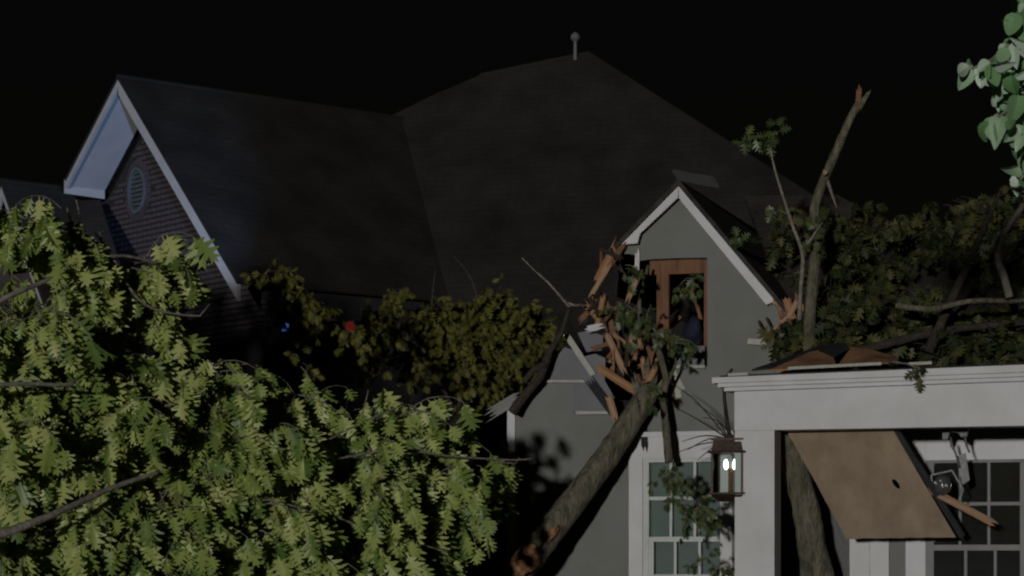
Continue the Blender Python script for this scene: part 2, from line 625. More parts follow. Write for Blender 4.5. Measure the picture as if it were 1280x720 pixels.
# side wall of the wing
mb = MB()
mb.prism([WL(Ur, OV + 0.25, -0.06), WL(Ur, L_w + 2, -0.06), WL(Ur, L_w + 2, wing_top(Ur) + 0.2), WL(Ur, OV + 0.25, wing_top(Ur) + 0.2)], WF.u * -0.2)
mb.build('side_wall', M['mortar'], house)

# main hipped roof: the slope that faces us, then the slopes behind it
Bp = P(735, 66, 40.0)
Cp = P(1300, 428, 33.0)
eav = Vector((-math.cos(math.radians(12)), math.sin(math.radians(12)), 0))
pn = (Bp - Cp).cross(eav).normalized()


def on_main(px, py):
    r = P(px, py, 1.0) - Vector((0, 0, CZ))
    c = Vector((0, 0, CZ))
    t = (Cp - c).dot(pn) / r.dot(pn)
    return c + r * t


A1 = on_main(600, 94)
A2 = on_main(492, 143)
E0 = Cp + eav * 13.0
main_roof = roof_panel('main_roof', M['roof'], house, [A2, on_main(545, 117), A1, on_main(662, 81), Bp, Cp, E0, on_main(400, 250)], 0.10)
back = Vector((0.25, 0.97, 0))
for (a, b) in ((A2, on_main(545, 117)), (on_main(545, 117), A1), (A1, on_main(662, 81)), (on_main(662, 81), Bp), (Bp, Cp)):
    a2 = a + back * 7
    b2 = b + back * 7
    a2.z = min(a.z, 4.2)
    b2.z = min(b.z, 4.2)
    roof_panel('back_roof', M['roof'], house, [a + back * 0.05, b + back * 0.05, b2 + Vector((0, 0, (b.z - a.z) * 0)), a2], 0.06)
mb = MB()
mb.tube([A1, on_main(662, 81), Bp], [0.03, 0.03, 0.03], 6)
mb.tube([Bp, Cp], [0.03, 0.03], 6)
mb.build('ridge_cap', M['roof'], main_roof)
# finial at the peak
fb = P(719, 68, 39.9)
mb = MB()
mb.tube([fb - Vector((0, 0, 0.1)), fb + Vector((0, 0, 0.25))], [0.035, 0.028], 8)
mb.tube([fb + Vector((0, 0, 0.22)), fb + Vector((0, 0, 0.27)), fb + Vector((0, 0, 0.34)), fb + Vector((0, 0, 0.38))], [0.035, 0.085, 0.07, 0.02], 8)
mb.build('finial', M['grey_sash'], main_roof)
# front wall under the main eave
mb = MB()
w0 = E0 + Vector((0.3, 0.5, 0))
w1 = Cp + Vector((-0.3, 0.5, 0))
mb.prism([Vector((w0.x, w0.y, -0.06)), Vector((w1.x, w1.y, -0.06)), Vector((w1.x, w1.y, Cp.z - 0.1)), Vector((w0.x, w0.y, E0.z - 0.1))], back * 0.3)
mb.build('front_wall', M['mortar'], house)

# ------------------------------------------------------------------ small wing at the left edge of the frame
SF = Frame((P(2, 224, 37.0).x, P(2, 224, 37.0).y), 48.0)
small = thing('neighbouring_gable', 'low dark roof with a small white gable tip at the left edge', 'house')
st = P(2, 224, 37.0)
for s in (-1, 1):
    mb = MB()
    U1 = s * 1.6
    z1 = st.z - 1.6 * 1.55
    mb.prism([SF.W((0, 0, st.z)), SF.W((U1, 0, z1)), SF.W((U1, 0, z1 - 0.22)), SF.W((0, 0, st.z - 0.27))], SF.v * 0.06)
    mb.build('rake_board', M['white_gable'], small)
mb = MB()
mb.prism([SF.W((-1.6, 0.25, -0.06)), SF.W((1.6, 0.25, -0.06)), SF.W((1.6, 0.25, st.z - 2.6)), SF.W((0, 0.25, st.z - 0.2)), SF.W((-1.6, 0.25, st.z - 2.6))], SF.v * 0.2)
mb.build('wall', M['brick'], small)
for s in (-1, 1):
    U1 = s * 1.75
    roof_panel('roof', M['roof'], small, [SF.W((0, -0.02, st.z + 0.02)), SF.W((U1, -0.02, st.z - 1.75 * 1.55 + 0.02)), SF.W((U1, 2.2, st.z - 1.75 * 1.55 + 0.02)), SF.W((0, 1.2, st.z + 0.02))], 0.06)
# low roof joining it to the brick wing
roof_panel('roof', M['roof'], small, [P(8, 250, 38.6), P(125, 250, 37.4), P(150, 330, 35.6), P(-20, 330, 36.5)], 0.06)

# ------------------------------------------------------------------ grey house with the broken gable and the porch
ap = P(848, 228, 27.0)
GF = Frame((ap.x, ap.y), 18.0)
OG = 0.13                              # rake overhang; wall face is v = 0
gh = thing('grey_house', 'grey gabled house with white trim, smashed gable wall and broken white porch', 'house', GF.o, -GF.a)
T = 0.12
G = GF.G


def gp(px, py, v=0.0):
    return Vector(G(px, py, v))


def gslab(pts, v, thick):
    mb = MB()
    mb.prism([gp(x, y, v) for (x, y) in pts], (0, thick, 0))
    return mb


# wall outline as torn by the tree; the bottom goes to the ground (z = -0.06)
def foot(px):
    g = gp(px, 700)
    return Vector((g.x, 0, -0.06))


WL_ = 638
outline_left = [foot(WL_), gp(638, 512), gp(646, 500), gp(655, 497), gp(662, 486), gp(672, 478), gp(719, 478), gp(719, 516), gp(752, 517), gp(768, 516), gp(772, 530), gp(786, 541), gp(786, 541.5)]
mb = MB()
mb.prism(outline_left + [Vector((gp(786, 541).x, 0, -0.06))], (0, T, 0))
mb.build('wall', M['wall'], gh)
wx0 = gp(786, 541).x + 0.001
wx1 = gp(915, 541).x
ztop = gp(850, 541.5).z
mb = MB()
mb.prism([Vector((wx0, 0, ztop)), gp(786.2, 541), gp(800, 527), gp(822, 516), gp(836, 499), gp(843, 460), gp(884, 458), gp(884.5, 433), gp(884, 322), gp(850, 322.5), gp(814, 324), gp(800, 326), gp(797, 319), gp(781, 317), gp(776, 308), gp(848, 234), gp(990, 400), gp(1070, 493), Vector((gp(1070, 493).x, 0, ztop))], (0, T, 0))
mb.build('wall', M['wall'], gh, label='upper gable wall torn open on its left side')
mb = MB()
mb.box((wx1, 0, -0.06), (gp(1070, 493).x, T, ztop - 0.001))
mb.build('wall', M['wall'], gh)
zs = 0.50
mb = MB()
mb.box((wx0, 0, -0.06), (wx1 - 0.001, T, zs))
mb.build('wall', M['wall'], gh)

# corner board at the left end of the wall
x0 = gp(637, 520).x
mb = MB()
mb.prism([Vector((x0 - 0.02, -0.03, -0.06)), Vector((x0 + 0.075, -0.03, -0.06)), Vector((x0 + 0.075, -0.03, gp(640, 507).z)), Vector((x0 + 0.03, -0.03, gp(640, 503).z)), Vector((x0 - 0.02, -0.03, gp(640, 515).z))], (0, 0.22, 0))
mb.build('corner_board', M['white'], gh)
# the side wall that runs back from the corner, and the far side
mb = MB()
mb.box((x0, 0.2, -0.06), (x0 + 0.12, 6.0, gp(640, 520).z))
mb.build('side_wall', M['wall'], gh)

# panel seams and torn panel pieces, each a little proud of the wall
def piece(name, pts, v, thick, mat, label=None, lean=0.0):
    a = [gp(x, y, v) for (x, y) in pts]
    if lean:
        zm = min(p.z for p in a)
        a = [Vector((p.x, p.y + (p.z - zm) * lean, p.z)) for p in a]
    mb = MB()
    mb.prism(a, (0, thick, 0))
    o = mb.build(name, mat, gh)
    if label:
        o['label'] = label
    return o


piece('siding_panel', [(671, 475), (684, 458), (700, 437), (706, 434), (715, 437), (729, 441), (731, 475)], -0.02, 0.03, M['panel'], 'torn grey siding panel left of the hole')
piece('siding_panel', [(722, 416), (738, 413), (754, 420), (752, 438), (733, 440)], 0.05, 0.03, M['panel'])
piece('siding_panel', [(728, 446), (744, 442), (757, 448), (756, 476), (768, 497), (768, 514), (716, 515), (716, 479)], -0.05, 0.03, M['panel'], 'torn siding panel with a pale bottom edge')
piece('siding_panel', [(838, 500), (842, 459), (857, 486), (851, 489), (852, 497)], -0.03, 0.025, M['panel_pale'])
piece('siding_panel', [(846, 434), (881, 433), (880, 457), (843, 457)], 0.0, 0.03, M['panel'])
piece('siding_strip', [(703, 418), (712, 418), (745, 468), (738, 470)], -0.09, 0.02, M['panel_pale'], 'pale strip of trim leaning across the torn siding')
for pts in ([(670, 475), (732, 475), (732, 478), (670, 478)], [(719, 514), (769, 514), (768, 517.5), (720, 518)], [(842, 456.5), (881, 456.5), (881, 460), (842, 460.5)], [(935, 423), (962, 425), (962, 432), (934, 430)]):
    piece('panel_edge', pts, -0.065, 0.02, M['panel_pale'])

# framing in the hole
def gbar(name, a, b, w, t, mat, va, vb=None, parent=None):
    vb = va if vb is None else vb
    mb = MB()
    mb.bar(gp(a[0], a[1], va), gp(b[0], b[1], vb), w, t, up=(0, 1, 0.0))
    return mb.build(name, mat, gh if parent is None else parent)


mb = MB()
a = gp(812, 323, 0.121)
b = gp(884, 341, 0.121)
mb.box((a.x, 0.122, b.z), (b.x + 0.1, 0.22, a.z + 0.02))
mb.build('header', M['framing'], gh)
a = gp(821, 341, 0.13)
b = gp(836, 424, 0.13)
mb = MB()
mb.box((a.x, 0.124, b.z - 0.2), (b.x, 0.215, a.z - 0.003))
mb.build('stud', M['framing'], gh)
a = gp(878, 341, 0.13)
b = gp(886, 434, 0.13)
mb = MB()
mb.box((a.x + 0.02, 0.124, b.z - 0.05), (b.x + 0.12, 0.215, a.z - 0.003))
mb.build('stud', M['framing'], gh)
a = gp(842, 433, 0.13)
b = gp(884, 440, 0.13)
mb = MB()
mb.box((a.x, 0.124, b.z), (b.x, 0.216, a.z))
mb.build('sill_plate', M['framing'], gh)
# attic floor and back wall, coloured near black to pass for an unlit room
xl = gp(650, 480).x
xr = gp(1050, 480).x
za = gp(800, 498).z
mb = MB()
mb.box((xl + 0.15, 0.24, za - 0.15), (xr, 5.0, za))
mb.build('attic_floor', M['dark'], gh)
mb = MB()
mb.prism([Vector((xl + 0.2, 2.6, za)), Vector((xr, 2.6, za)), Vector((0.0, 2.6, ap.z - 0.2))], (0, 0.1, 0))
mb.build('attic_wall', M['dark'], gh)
for (xa, ya, xb, yb) in ((846, 360, 875, 380), (836, 392, 852, 378), (838, 408, 852, 396), (862, 345, 877, 400), (770, 400, 790, 470)):
    gbar('rafter', (xa, ya), (xb, yb), 0.09, 0.04, M['framing'], 0.75)
for k in range(3):
    U = gp(848, 230).x
    yy = 0.55 + k * 0.6
    mb = MB()
    mb.bar((0.0, yy, ap.z - 0.22), (1.55, yy, ap.z - 0.22 - 1.55 * 1.12), 0.14, 0.04, up=(0, 1, 0))
    mb.build('rafter', M['framing'], gh)

# rakes: right one whole down to the break, left one short and broken
GFv = -OG


def grake(pts, mat, v, th, name='rake_board'):
    mb = MB()
    mb.prism([gp(x, y, v) for (x, y) in pts], (0, th, 0))
    return mb.build(name, mat, gh)


grake([(848, 227), (967, 369), (966, 377), (958, 381), (851, 251), (848.5, 247)], M['white'], -OG, 0.035)
grake([(848, 227), (847.5, 247), (800, 292), (797, 304), (786, 305), (771, 306)], M['white'], -OG, 0.035)
grake([(967.5, 369.5), (983, 387), (980, 389), (962, 377)], M['wood_pale'], -OG + 0.004, 0.03, 'bare_rake_end')
# soffits
for (xa, ya, xb, yb) in ((848, 244, 778, 311), (848, 244, 963, 381)):
    a = gp(xa, ya, -OG + 0.036)
    b = gp(xb, yb, -OG + 0.036)
    mb = MB()
    mb.prism([a, b, b + Vector((0, OG - 0.04, 0)), a + Vector((0, OG - 0.04, 0))], (0, 0, 0.02))
    mb.build('soffit', M['white'], gh)
# gable roof slopes running back
a = gp(848, 224, -OG - 0.03)
r_ = gp(986, 388, -OG - 0.03)
l_ = gp(766, 308, -OG - 0.03)
D = 7.5
roof_panel('gable_roof', M['roof_brown'], gh, [a, r_, r_ + Vector((0, D, 0)), a + Vector((0, D, 0))], 0.05)
roof_panel('gable_roof', M['roof_brown'], gh, [a, l_, l_ + Vector((-0.02, 0.5, 0)), l_ + Vector((-0.35, 1.3, -0.40)), l_ + Vector((-0.35, D, -0.40)), a + Vector((0, D, 0))], 0.05)
mb = MB()
q = gp(840, 214, -OG - 0.05)
mb.prism([q, q + Vector((0.07, 0, -0.11)), q + Vector((0.38, 0.75, -0.10)), q + Vector((0.30, 0.75, 0.02))], (0.0, 0.05, 0.03))
mb.build('lifted_shingle', M['grey_sash'], gh, label='ridge shingle strip lifted off the gable peak')
# cross roof right of the gable
roof_panel('cross_roof', M['roof_brown'], gh, [gp(930, 245, 3.8), gp(1046, 243, 3.8), gp(1330, 405, 0.5), gp(990, 398, 0.5)], 0.06)

# ------------------------------------------------------------------ garage window with six-over-six sashes
casing_out = (785, 916, 543)
win = bpy.data.objects.new('window', None)
link(win, gh)


def gbox(px0, py0, px1, py1, v0, v1, name, mat, parent, bottom=None, label=None):
    a = gp(px0, py0, v0)
    b = gp(px1, py1, v0)
    zb = b.z if bottom is None else bottom
    mb = MB()
    mb.box((a.x, v0, zb), (b.x, v1, a.z))
    o = mb.build(name, mat, parent)
    if label:
        o['label'] = label
    return o


gbox(786, 544, 915, 572, -0.045, 0.03, 'head_casing', M['white'], win)
gbox(786, 572.2, 803, 720, -0.04, 0.03, 'side_casing', M['white'], win, bottom=zs)
gbox(900, 572.2, 915, 720, -0.04, 0.03, 'side_casing', M['white'], win, bottom=zs)
gbox(782, 540.5, 917, 544, -0.07, 0.0, 'drip_cap', M['white'], win)
gbox(803.2, 572.2, 811, 720, -0.015, 0.06, 'frame', M['sash'], win, bottom=zs)
gbox(811, 572.3, 899.8, 577, -0.014, 0.06, 'frame', M['sash'], win)
for x in (838.5, 868.5):
    gbox(x - 1.6, 577.2, x + 1.6, 671, 0.0, 0.03, 'muntin', M['sash'], win)
gbox(811.2, 621, 899.7, 624.5, 0.003, 0.033, 'muntin', M['sash'], win)
gbox(811.2, 671, 899.7, 677, -0.02, 0.045, 'meeting_rail', M['sash'], win)
gbox(811.2, 677.3, 817, 720, -0.018, 0.02, 'sash_stile', M['sash'], win, bottom=zs + 0.05)
for x in (844, 874.5):
    gbox(x - 1.6, 677.3, x + 1.6, 720, -0.012, 0.015, 'muntin', M['sash'], win, bottom=zs + 0.05)
gbox(811.2, 718, 899.7, 723, -0.01, 0.014, 'muntin', M['sash'], win)
zb = zs + 0.06
for i, (xa, xb) in enumerate(((811.5, 838), (839, 868), (869, 899.5))):
    for (ya, yb) in ((577.4, 622), (623, 671)):
        gbox(xa, ya, xb, yb, 0.012, 0.016, 'pane', M['glass'], win)
for i, (xa, xb) in enumerate(((817, 843.5), (844.5, 874), (875, 899.5))):
    gbox(xa, 677.5, xb, 718, -0.003, 0.001, 'pane', M['glass'], win)
    gbox(xa, 723, xb, 740, -0.003, 0.001, 'pane', M['glass'], win, bottom=zb)
gbox(806, 573, 903, 720, 0.10, 0.105, 'blind', M['blind'], win, bottom=zs)
mb = MB()
mb.box((wx0 - 0.02, -0.10, zs - 0.07), (wx1 + 0.02, 0.05, zs - 0.003))
mb.build('sill', M['white'], win)

# ------------------------------------------------------------------ porch: post, beam, cornice, back wall
PV = -1.9          # face of the porch beam
def pw(px, py, dv=0.0):
    return gp(px, py, PV + dv)


beam_r = pw(1330, 533).x
bz0 = pw(969, 537.5).z
a = pw(918, 486)
mb = MB()
mb.box((a.x, PV, bz0), (beam_r, PV + 0.34, a.z + 0.05))
mb.build('porch_beam', M['white'], gh)
b = pw(968, 537.5)
mb = MB()
mb.box((a.x + 0.003, PV + 0.006, -0.06), (b.x, PV + 0.34, bz0 - 0.002))
post = mb.build('porch_post', M['white'], gh)
m_ = pw(942, 560)
mb = MB()
mb.box((m_.x, PV - 0.016, -0.06), (b.x + 0.003, PV + 0.004, bz0 - 0.004))
mb.build('post_trim', M['white'], post)
# cornice: three stacked boards along the beam, tipped a little as the roof sags on the left
tip = 0.0165
def cornice(px0, py_t, py_b, dv0, dv1, name):
    a = pw(px0, py_t, dv0)
    c = pw(px0, py_b, dv0)
    Ln = beam_r - a.x
    mb = MB()
    mb.prism([a, c, Vector((beam_r, PV + dv0, c.z + Ln * tip * 0.7)), Vector((beam_r, PV + dv0, a.z + Ln * tip))], (0, dv1 - dv0, 0))
    return mb.build(name, M['white'], gh)


cornice(890, 472, 479, -0.20, 0.2, 'crown_moulding')
cornice(897, 479.2, 484, -0.15, 0.2, 'crown_moulding')
cornice(905, 484.2, 489, -0.09, 0.2, 'bed_moulding')
a = pw(900, 469.5, -0.19)
mb = MB()
mb.prism([a, pw(900, 472, -0.19), Vector((beam_r, PV - 0.19, pw(900, 472, -0.19).z + (beam_r - a.x) * tip)), Vector((beam_r, PV - 0.19, a.z + (beam_r - a.x) * tip))], (0, 2.2, 0))
mb.build('porch_roof', M['felt'], gh)
mb = MB()
for (xa, xb, yb_) in ((910, 935, 466), (985, 1102, 458), (1136, 1165, 452.5)):
    q0 = pw(xa, yb_ + 2.5, -0.21)
    q1 = pw(xb, yb_ + (xb - xa) * -0.052 + 2.5, -0.21)
    mb.bar(q0, q1, 0.022, 0.03, up=(0, 1, 0))
mb.build('drip_edge', M['panel_pale'], gh)
# porch back wall
BV = -0.012
gbox(969, 500, 1062, 720, BV, 0.0, 'doorway_fill', M['doorway_fill'], gh, bottom=-0.06)  # near-black slab in place of the unlit space behind the doorway
gbox(1062, 520, 1087, 720, BV - 0.06, 0.0, 'door_casing', M['white'], gh, bottom=-0.06)
gbox(1087.2, 520, 1111, 720, BV - 0.03, 0.0, 'door_casing', M['white'], gh, bottom=-0.06)
gbox(1132, 520, 1156.8, 720, BV - 0.05, 0.0, 'window_casing', M['white'], gh, bottom=0.3)
gbox(1157, 520, 1330, 573, BV - 0.045, 0.0, 'window_head', M['white'], gh)
gbox(1105, 500, 1340, 720, 0.001, 0.10, 'wall', M['wall'], gh, bottom=-0.06)
pwn = bpy.data.objects.new('porch_window', None)
link(pwn, gh)
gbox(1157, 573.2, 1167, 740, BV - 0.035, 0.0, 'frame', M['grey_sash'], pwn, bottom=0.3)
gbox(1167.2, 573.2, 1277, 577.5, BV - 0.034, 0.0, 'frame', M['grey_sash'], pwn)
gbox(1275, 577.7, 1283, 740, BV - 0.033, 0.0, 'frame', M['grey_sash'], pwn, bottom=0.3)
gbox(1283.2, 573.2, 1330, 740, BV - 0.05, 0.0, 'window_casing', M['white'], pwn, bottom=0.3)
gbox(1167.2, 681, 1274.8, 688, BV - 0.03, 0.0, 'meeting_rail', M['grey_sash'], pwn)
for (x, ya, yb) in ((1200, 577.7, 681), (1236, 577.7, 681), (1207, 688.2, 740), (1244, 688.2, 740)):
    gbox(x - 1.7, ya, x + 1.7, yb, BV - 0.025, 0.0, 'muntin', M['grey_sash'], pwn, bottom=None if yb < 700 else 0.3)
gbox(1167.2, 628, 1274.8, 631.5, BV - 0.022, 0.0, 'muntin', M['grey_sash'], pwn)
cols = (1167.5, 1198, 1202, 1234, 1238, 1274.5)
for k in range(0, 6, 2):
    for (ya, yb) in ((577.8, 628), (631.6, 681)):
        gbox(cols[k], ya, cols[k + 1], yb, BV - 0.008, BV - 0.004, 'pane', M['glass'], pwn)
for (xa, xb) in ((1167.5, 1205), (1209, 1242), (1246, 1274.5)):
    gbox(xa, 688.4, xb, 740, BV - 0.008, BV - 0.004, 'pane', M['glass'], pwn, bottom=0.3)
gbox(1167, 577, 1276, 740, -0.0065, -0.002, 'dark_backing', M['dark'], pwn, bottom=0.3)  # thin dark sheet behind the panes, standing for an unlit room
# porch floor slab
mb = MB()
mb.box((gp(905, 700).x, PV - 0.2, -0.08), (beam_r, -0.02, 0.12))
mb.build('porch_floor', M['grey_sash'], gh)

# ------------------------------------------------------------------ broken boards and loose pieces
def splinter_mesh(L, w, t, rg, both=True, mat=None, name='splintered_board'):
    """a board along +x, centred, whose ends run out in uneven spikes"""
    ns = max(3, int(w / 0.018))
    ns = min(ns, 6)
    v, f = [], []
    def col(i):
        return -w / 2 + w * i / ns
    endr = [L / 2 + rg.uniform(0.2, 1.7) * w * (1 if i % 2 else 0.1) for i in range(ns + 1)]
    endl = [-L / 2 - (rg.uniform(0.2, 1.7) * w * (1 if i % 2 == 0 else 0.1) if both else 0) for i in range(ns + 1)]
    for s in (-1, 1):
        for i in range(ns + 1):
            v.append((endl[i], s * t / 2 * rg.uniform(0.75, 1), col(i)))
        for i in range(ns + 1):
            v.append((endr[i], s * t / 2 * rg.uniform(0.6, 1), col(i)))
    m = 2 * (ns + 1)
    for i in range(ns):
        f.append((i, i + 1, ns + 1 + i + 1, ns + 1 + i))
        f.append((m + i, m + ns + 1 + i, m + ns + 1 + i + 1, m + i + 1))
        f.append((i + 1, i, m + i, m + i + 1))
        f.append((ns + 1 + i, ns + 1 + i + 1, m + ns + 1 + i + 1, m + ns + 1 + i))
    f.append((0, ns + 1, m + ns + 1, m))
    f.append((ns, m + ns, m + ns + ns + 1, ns + ns + 1))
    return v, f


def loose_board(a, b, wpx, va, vb, mat, label, name='splintered_board', cat='broken board', t=0.035, group='splintered boards', both=True):
    p0 = GF.GW(a[0], a[1], va)
    p1 = GF.GW(b[0], b[1], vb)
    ctr = (p0 + p1) / 2
    L = (p1 - p0).length
    w = wpx / F * ctr.y
    x = (p1 - p0).normalized()
    y = (GF.v - x * GF.v.dot(x)).normalized()
    zz = x.cross(y)
    v, f = splinter_mesh(L, w, t, rnd, both)
    o = mesh_obj(name, v, f, mat)
    o.matrix_world = Matrix((( x.x, y.x, zz.x, ctr.x), (x.y, y.y, zz.y, ctr.y), (x.z, y.z, zz.z, ctr.z), (0, 0, 0, 1)))
    tag(o, label, cat, group if name == 'splintered_board' else None)
    return o


WD, WP, FR = M['wood'], M['wood_pale'], M['framing']
loose_board((768, 312), (748, 349), 11, -0.10, -0.16, WD, 'wide orange splintered board hanging below the left rake end')
loose_board((760, 336), (741, 366), 6, -0.14, -0.2, WP, 'thin pale splinter tip pointing down-left under the left rake')
loose_board((778, 308), (764, 330), 7, -0.12, -0.1, FR, 'short brown broken stub right under the left rake corner')
loose_board((734, 383), (754, 404), 8, -0.1, -0.05, WD, 'orange splinter lying down-right at the left end of the smashed wall')
loose_board((754, 374), (747, 405), 7, -0.16, -0.12, WD, 'upright orange splinter at the left end of the smashed wall')
loose_board((758, 384), (766, 420), 10, -0.05, 0.0, FR, 'brown upright broken stud left of the thin branch')
loose_board((741, 384), (727, 399), 7, -0.05, 0.0, FR, 'small brown splinter beside the dark torn limb')
loose_board((760, 420), (778, 459), 8, -0.2, -0.1, WP, 'pale orange jagged stub above the long orange stick')
loose_board((767, 396), (772, 440), 8, 0.1, 0.1, FR, 'dark brown broken stud deep in the smashed wall')
loose_board((747, 458), (791, 487), 10, -0.36, -0.30, WD, 'long orange stick lying down-right across the trunk top', both=False)
loose_board((800, 425), (807, 474), 6, -0.05, -0.1, WD, 'upright reddish broken board behind the thin branch')
loose_board((815, 440), (806, 480), 7, -0.1, -0.15, FR, 'brown jagged board leaning on the trunk top')
loose_board((787, 370), (798, 346), 7, 0.0, -0.05, WP, 'narrow pale-edged board left of the window opening')
loose_board((783, 405), (790, 440), 9, 0.25, 0.2, M['bark_dark'], 'dark broken board inside the smashed opening')
loose_board((796, 400), (784, 455), 9, 0.2, 0.15, WD, 'thin red-brown board slanting inside the smashed opening')
loose_board((832, 455), (838, 495), 9, -0.12, -0.1, FR, 'brown splinter beside the pale torn siding triangle')
loose_board((762, 498), (768, 519), 9, -0.3, -0.28, WP, 'small pale chip on the left edge of the trunk')
loose_board((984, 376), (990, 396), 10, -0.33, -0.33, WD, 'orange splinter at the lower end of the right rake')
loose_board((996, 378), (987, 394), 7, -0.38, -0.35, WP, 'pale splinter at the lower end of the right rake')
loose_board((1003, 384), (1016, 398), 6, -0.3, -0.3, WD, 'small orange splinter right of the right rake end')
loose_board((958, 420), (986, 395), 4, -0.2, -0.33, WP, 'thin pale stick leaning from the right rake to the grey wall')
loose_board((949, 402), (962, 434), 3, -0.1, -0.5, M['bark_dark'], 'left one of two thin dark sticks leaning on the gable wall', 'dark_stick', 'stick', 0.03)
loose_board((959, 398), (974, 433), 3, -0.1, -0.5, M['bark_dark'], 'right one of two thin dark sticks leaning on the gable wall', 'dark_stick', 'stick', 0.03)
loose_board((797, 318), (796, 343), 6, -0.03, -0.03, M['white'], 'white strip of trim hanging from the torn gable edge', 'trim_strip', 'trim', 0.02)
loose_board((737, 411), (747, 409), 8, -0.12, -0.12, M['white'], 'small white lump of insulation at the torn wall', 'insulation_scrap', 'insulation', 0.05)
loose_board((803, 512), (806, 556), 9, -0.02, -0.05, M['felt'], 'black strip of torn felt hanging beside the trunk top', 'felt_strip', 'felt strip', 0.012)
loose_board((742, 482), (764, 512), 12, -0.085, -0.09, M['felt'], 'dark pointed flap of felt left of the trunk top', 'felt_strip', 'felt strip', 0.012)
loose_board((622, 512), (642, 500), 14, -0.05, -0.03, M['grey_sash'], 'grey torn scrap of siding at the left wall corner', 'siding_scrap', 'siding scrap', 0.015)

rs = random.Random(23)
sv = [splinter_mesh(1.0, 0.12, 0.07, rs) for _ in range(4)]
sm = []
for k, (v, f) in enumerate(sv):
    for mt_ in ('wood', 'framing', 'bark_dark', 'wood_pale', 'framing', 'bark_dark'):
        me = bpy.data.meshes.new('splinter')
        me.from_pydata(v, [], f)
        me.materials.append(M[mt_])
        sm.append(me)
for k in range(58):
    if k < 14:
        cx, cy = rs.gauss(768, 7), rs.gauss(436, 18)
    elif k < 26:
        cx, cy = rs.gauss(803, 8), rs.gauss(455, 18)
    elif k < 40:
        cx, cy = rs.gauss(750, 8), rs.gauss(393, 11)
    elif k < 48:
        cx, cy = rs.gauss(764, 6), rs.gauss(322, 8)
    else:
        cx, cy = rs.gauss(993, 9), rs.gauss(392, 6)
    an = math.radians(rs.gauss(62, 38)) * (1 if rs.random() < 0.62 else -1)
    L = rs.uniform(0.08, 0.32)
    p = GF.G(cx, cy, rs.uniform(-0.18, 0.12))
    o = bpy.data.objects.new('splinter', rs.choice(sm))
    link(o, gh)
    wv = rs.uniform(0.15, 0.42)
    o.matrix_local = Matrix.Translation(p) @ Matrix.Rotation(rs.uniform(-0.5, 0.5), 4, 'Z') @ Matrix.Rotation(an, 4, 'Y') @ Matrix.Diagonal((L, wv, wv, 1))

# a blue bundle inside the opening
def lump(name, centre, rx, ry, rz, mat, seed, amp=0.22):
    rg = random.Random(seed)
    ph = [rg.uniform(0, 6.28) for _ in range(6)]
    v, f = [], []
    nu, nv = 12, 8
    for j in range(nv + 1):
        th = math.pi * j / nv
        for i in range(nu):
            fi = 2 * math.pi * i / nu
            k = 1 + amp * (math.sin(2 * fi + ph[0]) * math.sin(th * 2 + ph[1]) + 0.6 * math.sin(3 * fi + ph[2] + 2 * th))
            v.append((math.sin(th) * math.cos(fi) * rx * k, math.sin(th) * math.sin(fi) * ry * k, math.cos(th) * rz * k))
    for j in range(nv):
        for i in range(nu):
            f.append((j * nu + i, j * nu + (i + 1) % nu, (j + 1) * nu + (i + 1) % nu, (j + 1) * nu + i))
    o = mesh_obj(name, v, f, mat, None, True)
    o.location = centre
    return o


o = lump('cloth_bundle', GF.GW(867, 414, 0.55), 0.11, 0.14, 0.17, M['blue_cloth'], 3)
tag(o, 'dark blue cloth bundle standing inside the broken window opening', 'bundle')

# plywood ceiling sheet hanging in the porch
pl = [GF.GW(977, 527, PV + 0.37), GF.GW(1109, 525, PV + 0.37), GF.GW(1195, 672, PV + 0.85), GF.GW(1058, 674, PV + 0.85)]
q4 = list(pl)
pl = []
rp = random.Random(12)
for e in range(4):
    a_, b_ = q4[e], q4[(e + 1) % 4]
    nseg = (3, 9, 12, 9)[e]
    for k in range(nseg):
        t = k / nseg
        amp = 0.0 if k == 0 else (0.003, 0.005, 0.011, 0.006)[e]
        inw = ((q4[0] + q4[2]) / 2 - a_.lerp(b_, t)).normalized()
        pl.append(a_.lerp(b_, t) + inw * rp.uniform(0, amp))
nq = len(pl)
hx = (q4[1] - q4[0]).normalized()
hn = hx.cross(q4[3] - q4[0]).normalized()
if hn.y > 0:
    hn = -hn
hole_c = GF.GW(1120, 605, PV + 0.625)
hy = hn.cross(hx).normalized()
hole = []
for k in range(14):
    an = 2 * math.pi * k / 14
    sl = (q4[3] - q4[0]).normalized()
    hole.append(hole_c + (sl * math.cos(an) * 0.062 + hx * math.sin(an) * 0.032))
vs = [Vector(p) for p in pl] + hole
nb = len(vs)
tr = tessellate_polygon([pl, list(reversed(hole))])
ordr = list(range(nq)) + list(range(nq + 13, nq - 1, -1))
fs = [tuple(ordr[i] for i in t) for t in tr]
off = -hn * 0.02
vs2 = vs + [p + off for p in vs]
fs2 = fs + [tuple(i + nb for i in reversed(t)) for t in fs]
fs2 += [(i, (i + 1) % nq, (i + 1) % nq + nb, i + nb) for i in range(nq)]
fs2 += [(nq + i, nq + (i + 1) % 14, nq + (i + 1) % 14 + nb, nq + i + nb) for i in range(14)]
ply = thing('plywood_sheet', 'tan plywood ceiling sheet with a hole hanging slanted under the porch beam', 'plywood sheet')
mesh_obj('sheet', vs2, fs2, M['plywood'], ply)
mb = MB()
dn = -hn
mb.bar(q4[1] + dn * 0.05 + hx * 0.02, q4[2] + dn * 0.05 + hx * 0.06, 0.06, 0.06, up=hn)
mb.build('shadow_strip', M['iron'], ply)  # black bar standing in for the sheet's shadow beside its right edge

loose_board((1164, 613), (1238, 652), 9, PV + 0.75, PV + 0.5, M['wood_pale'], 'pale broken batten sticking out right of the plywood sheet', 'batten', 'batten', 0.03)

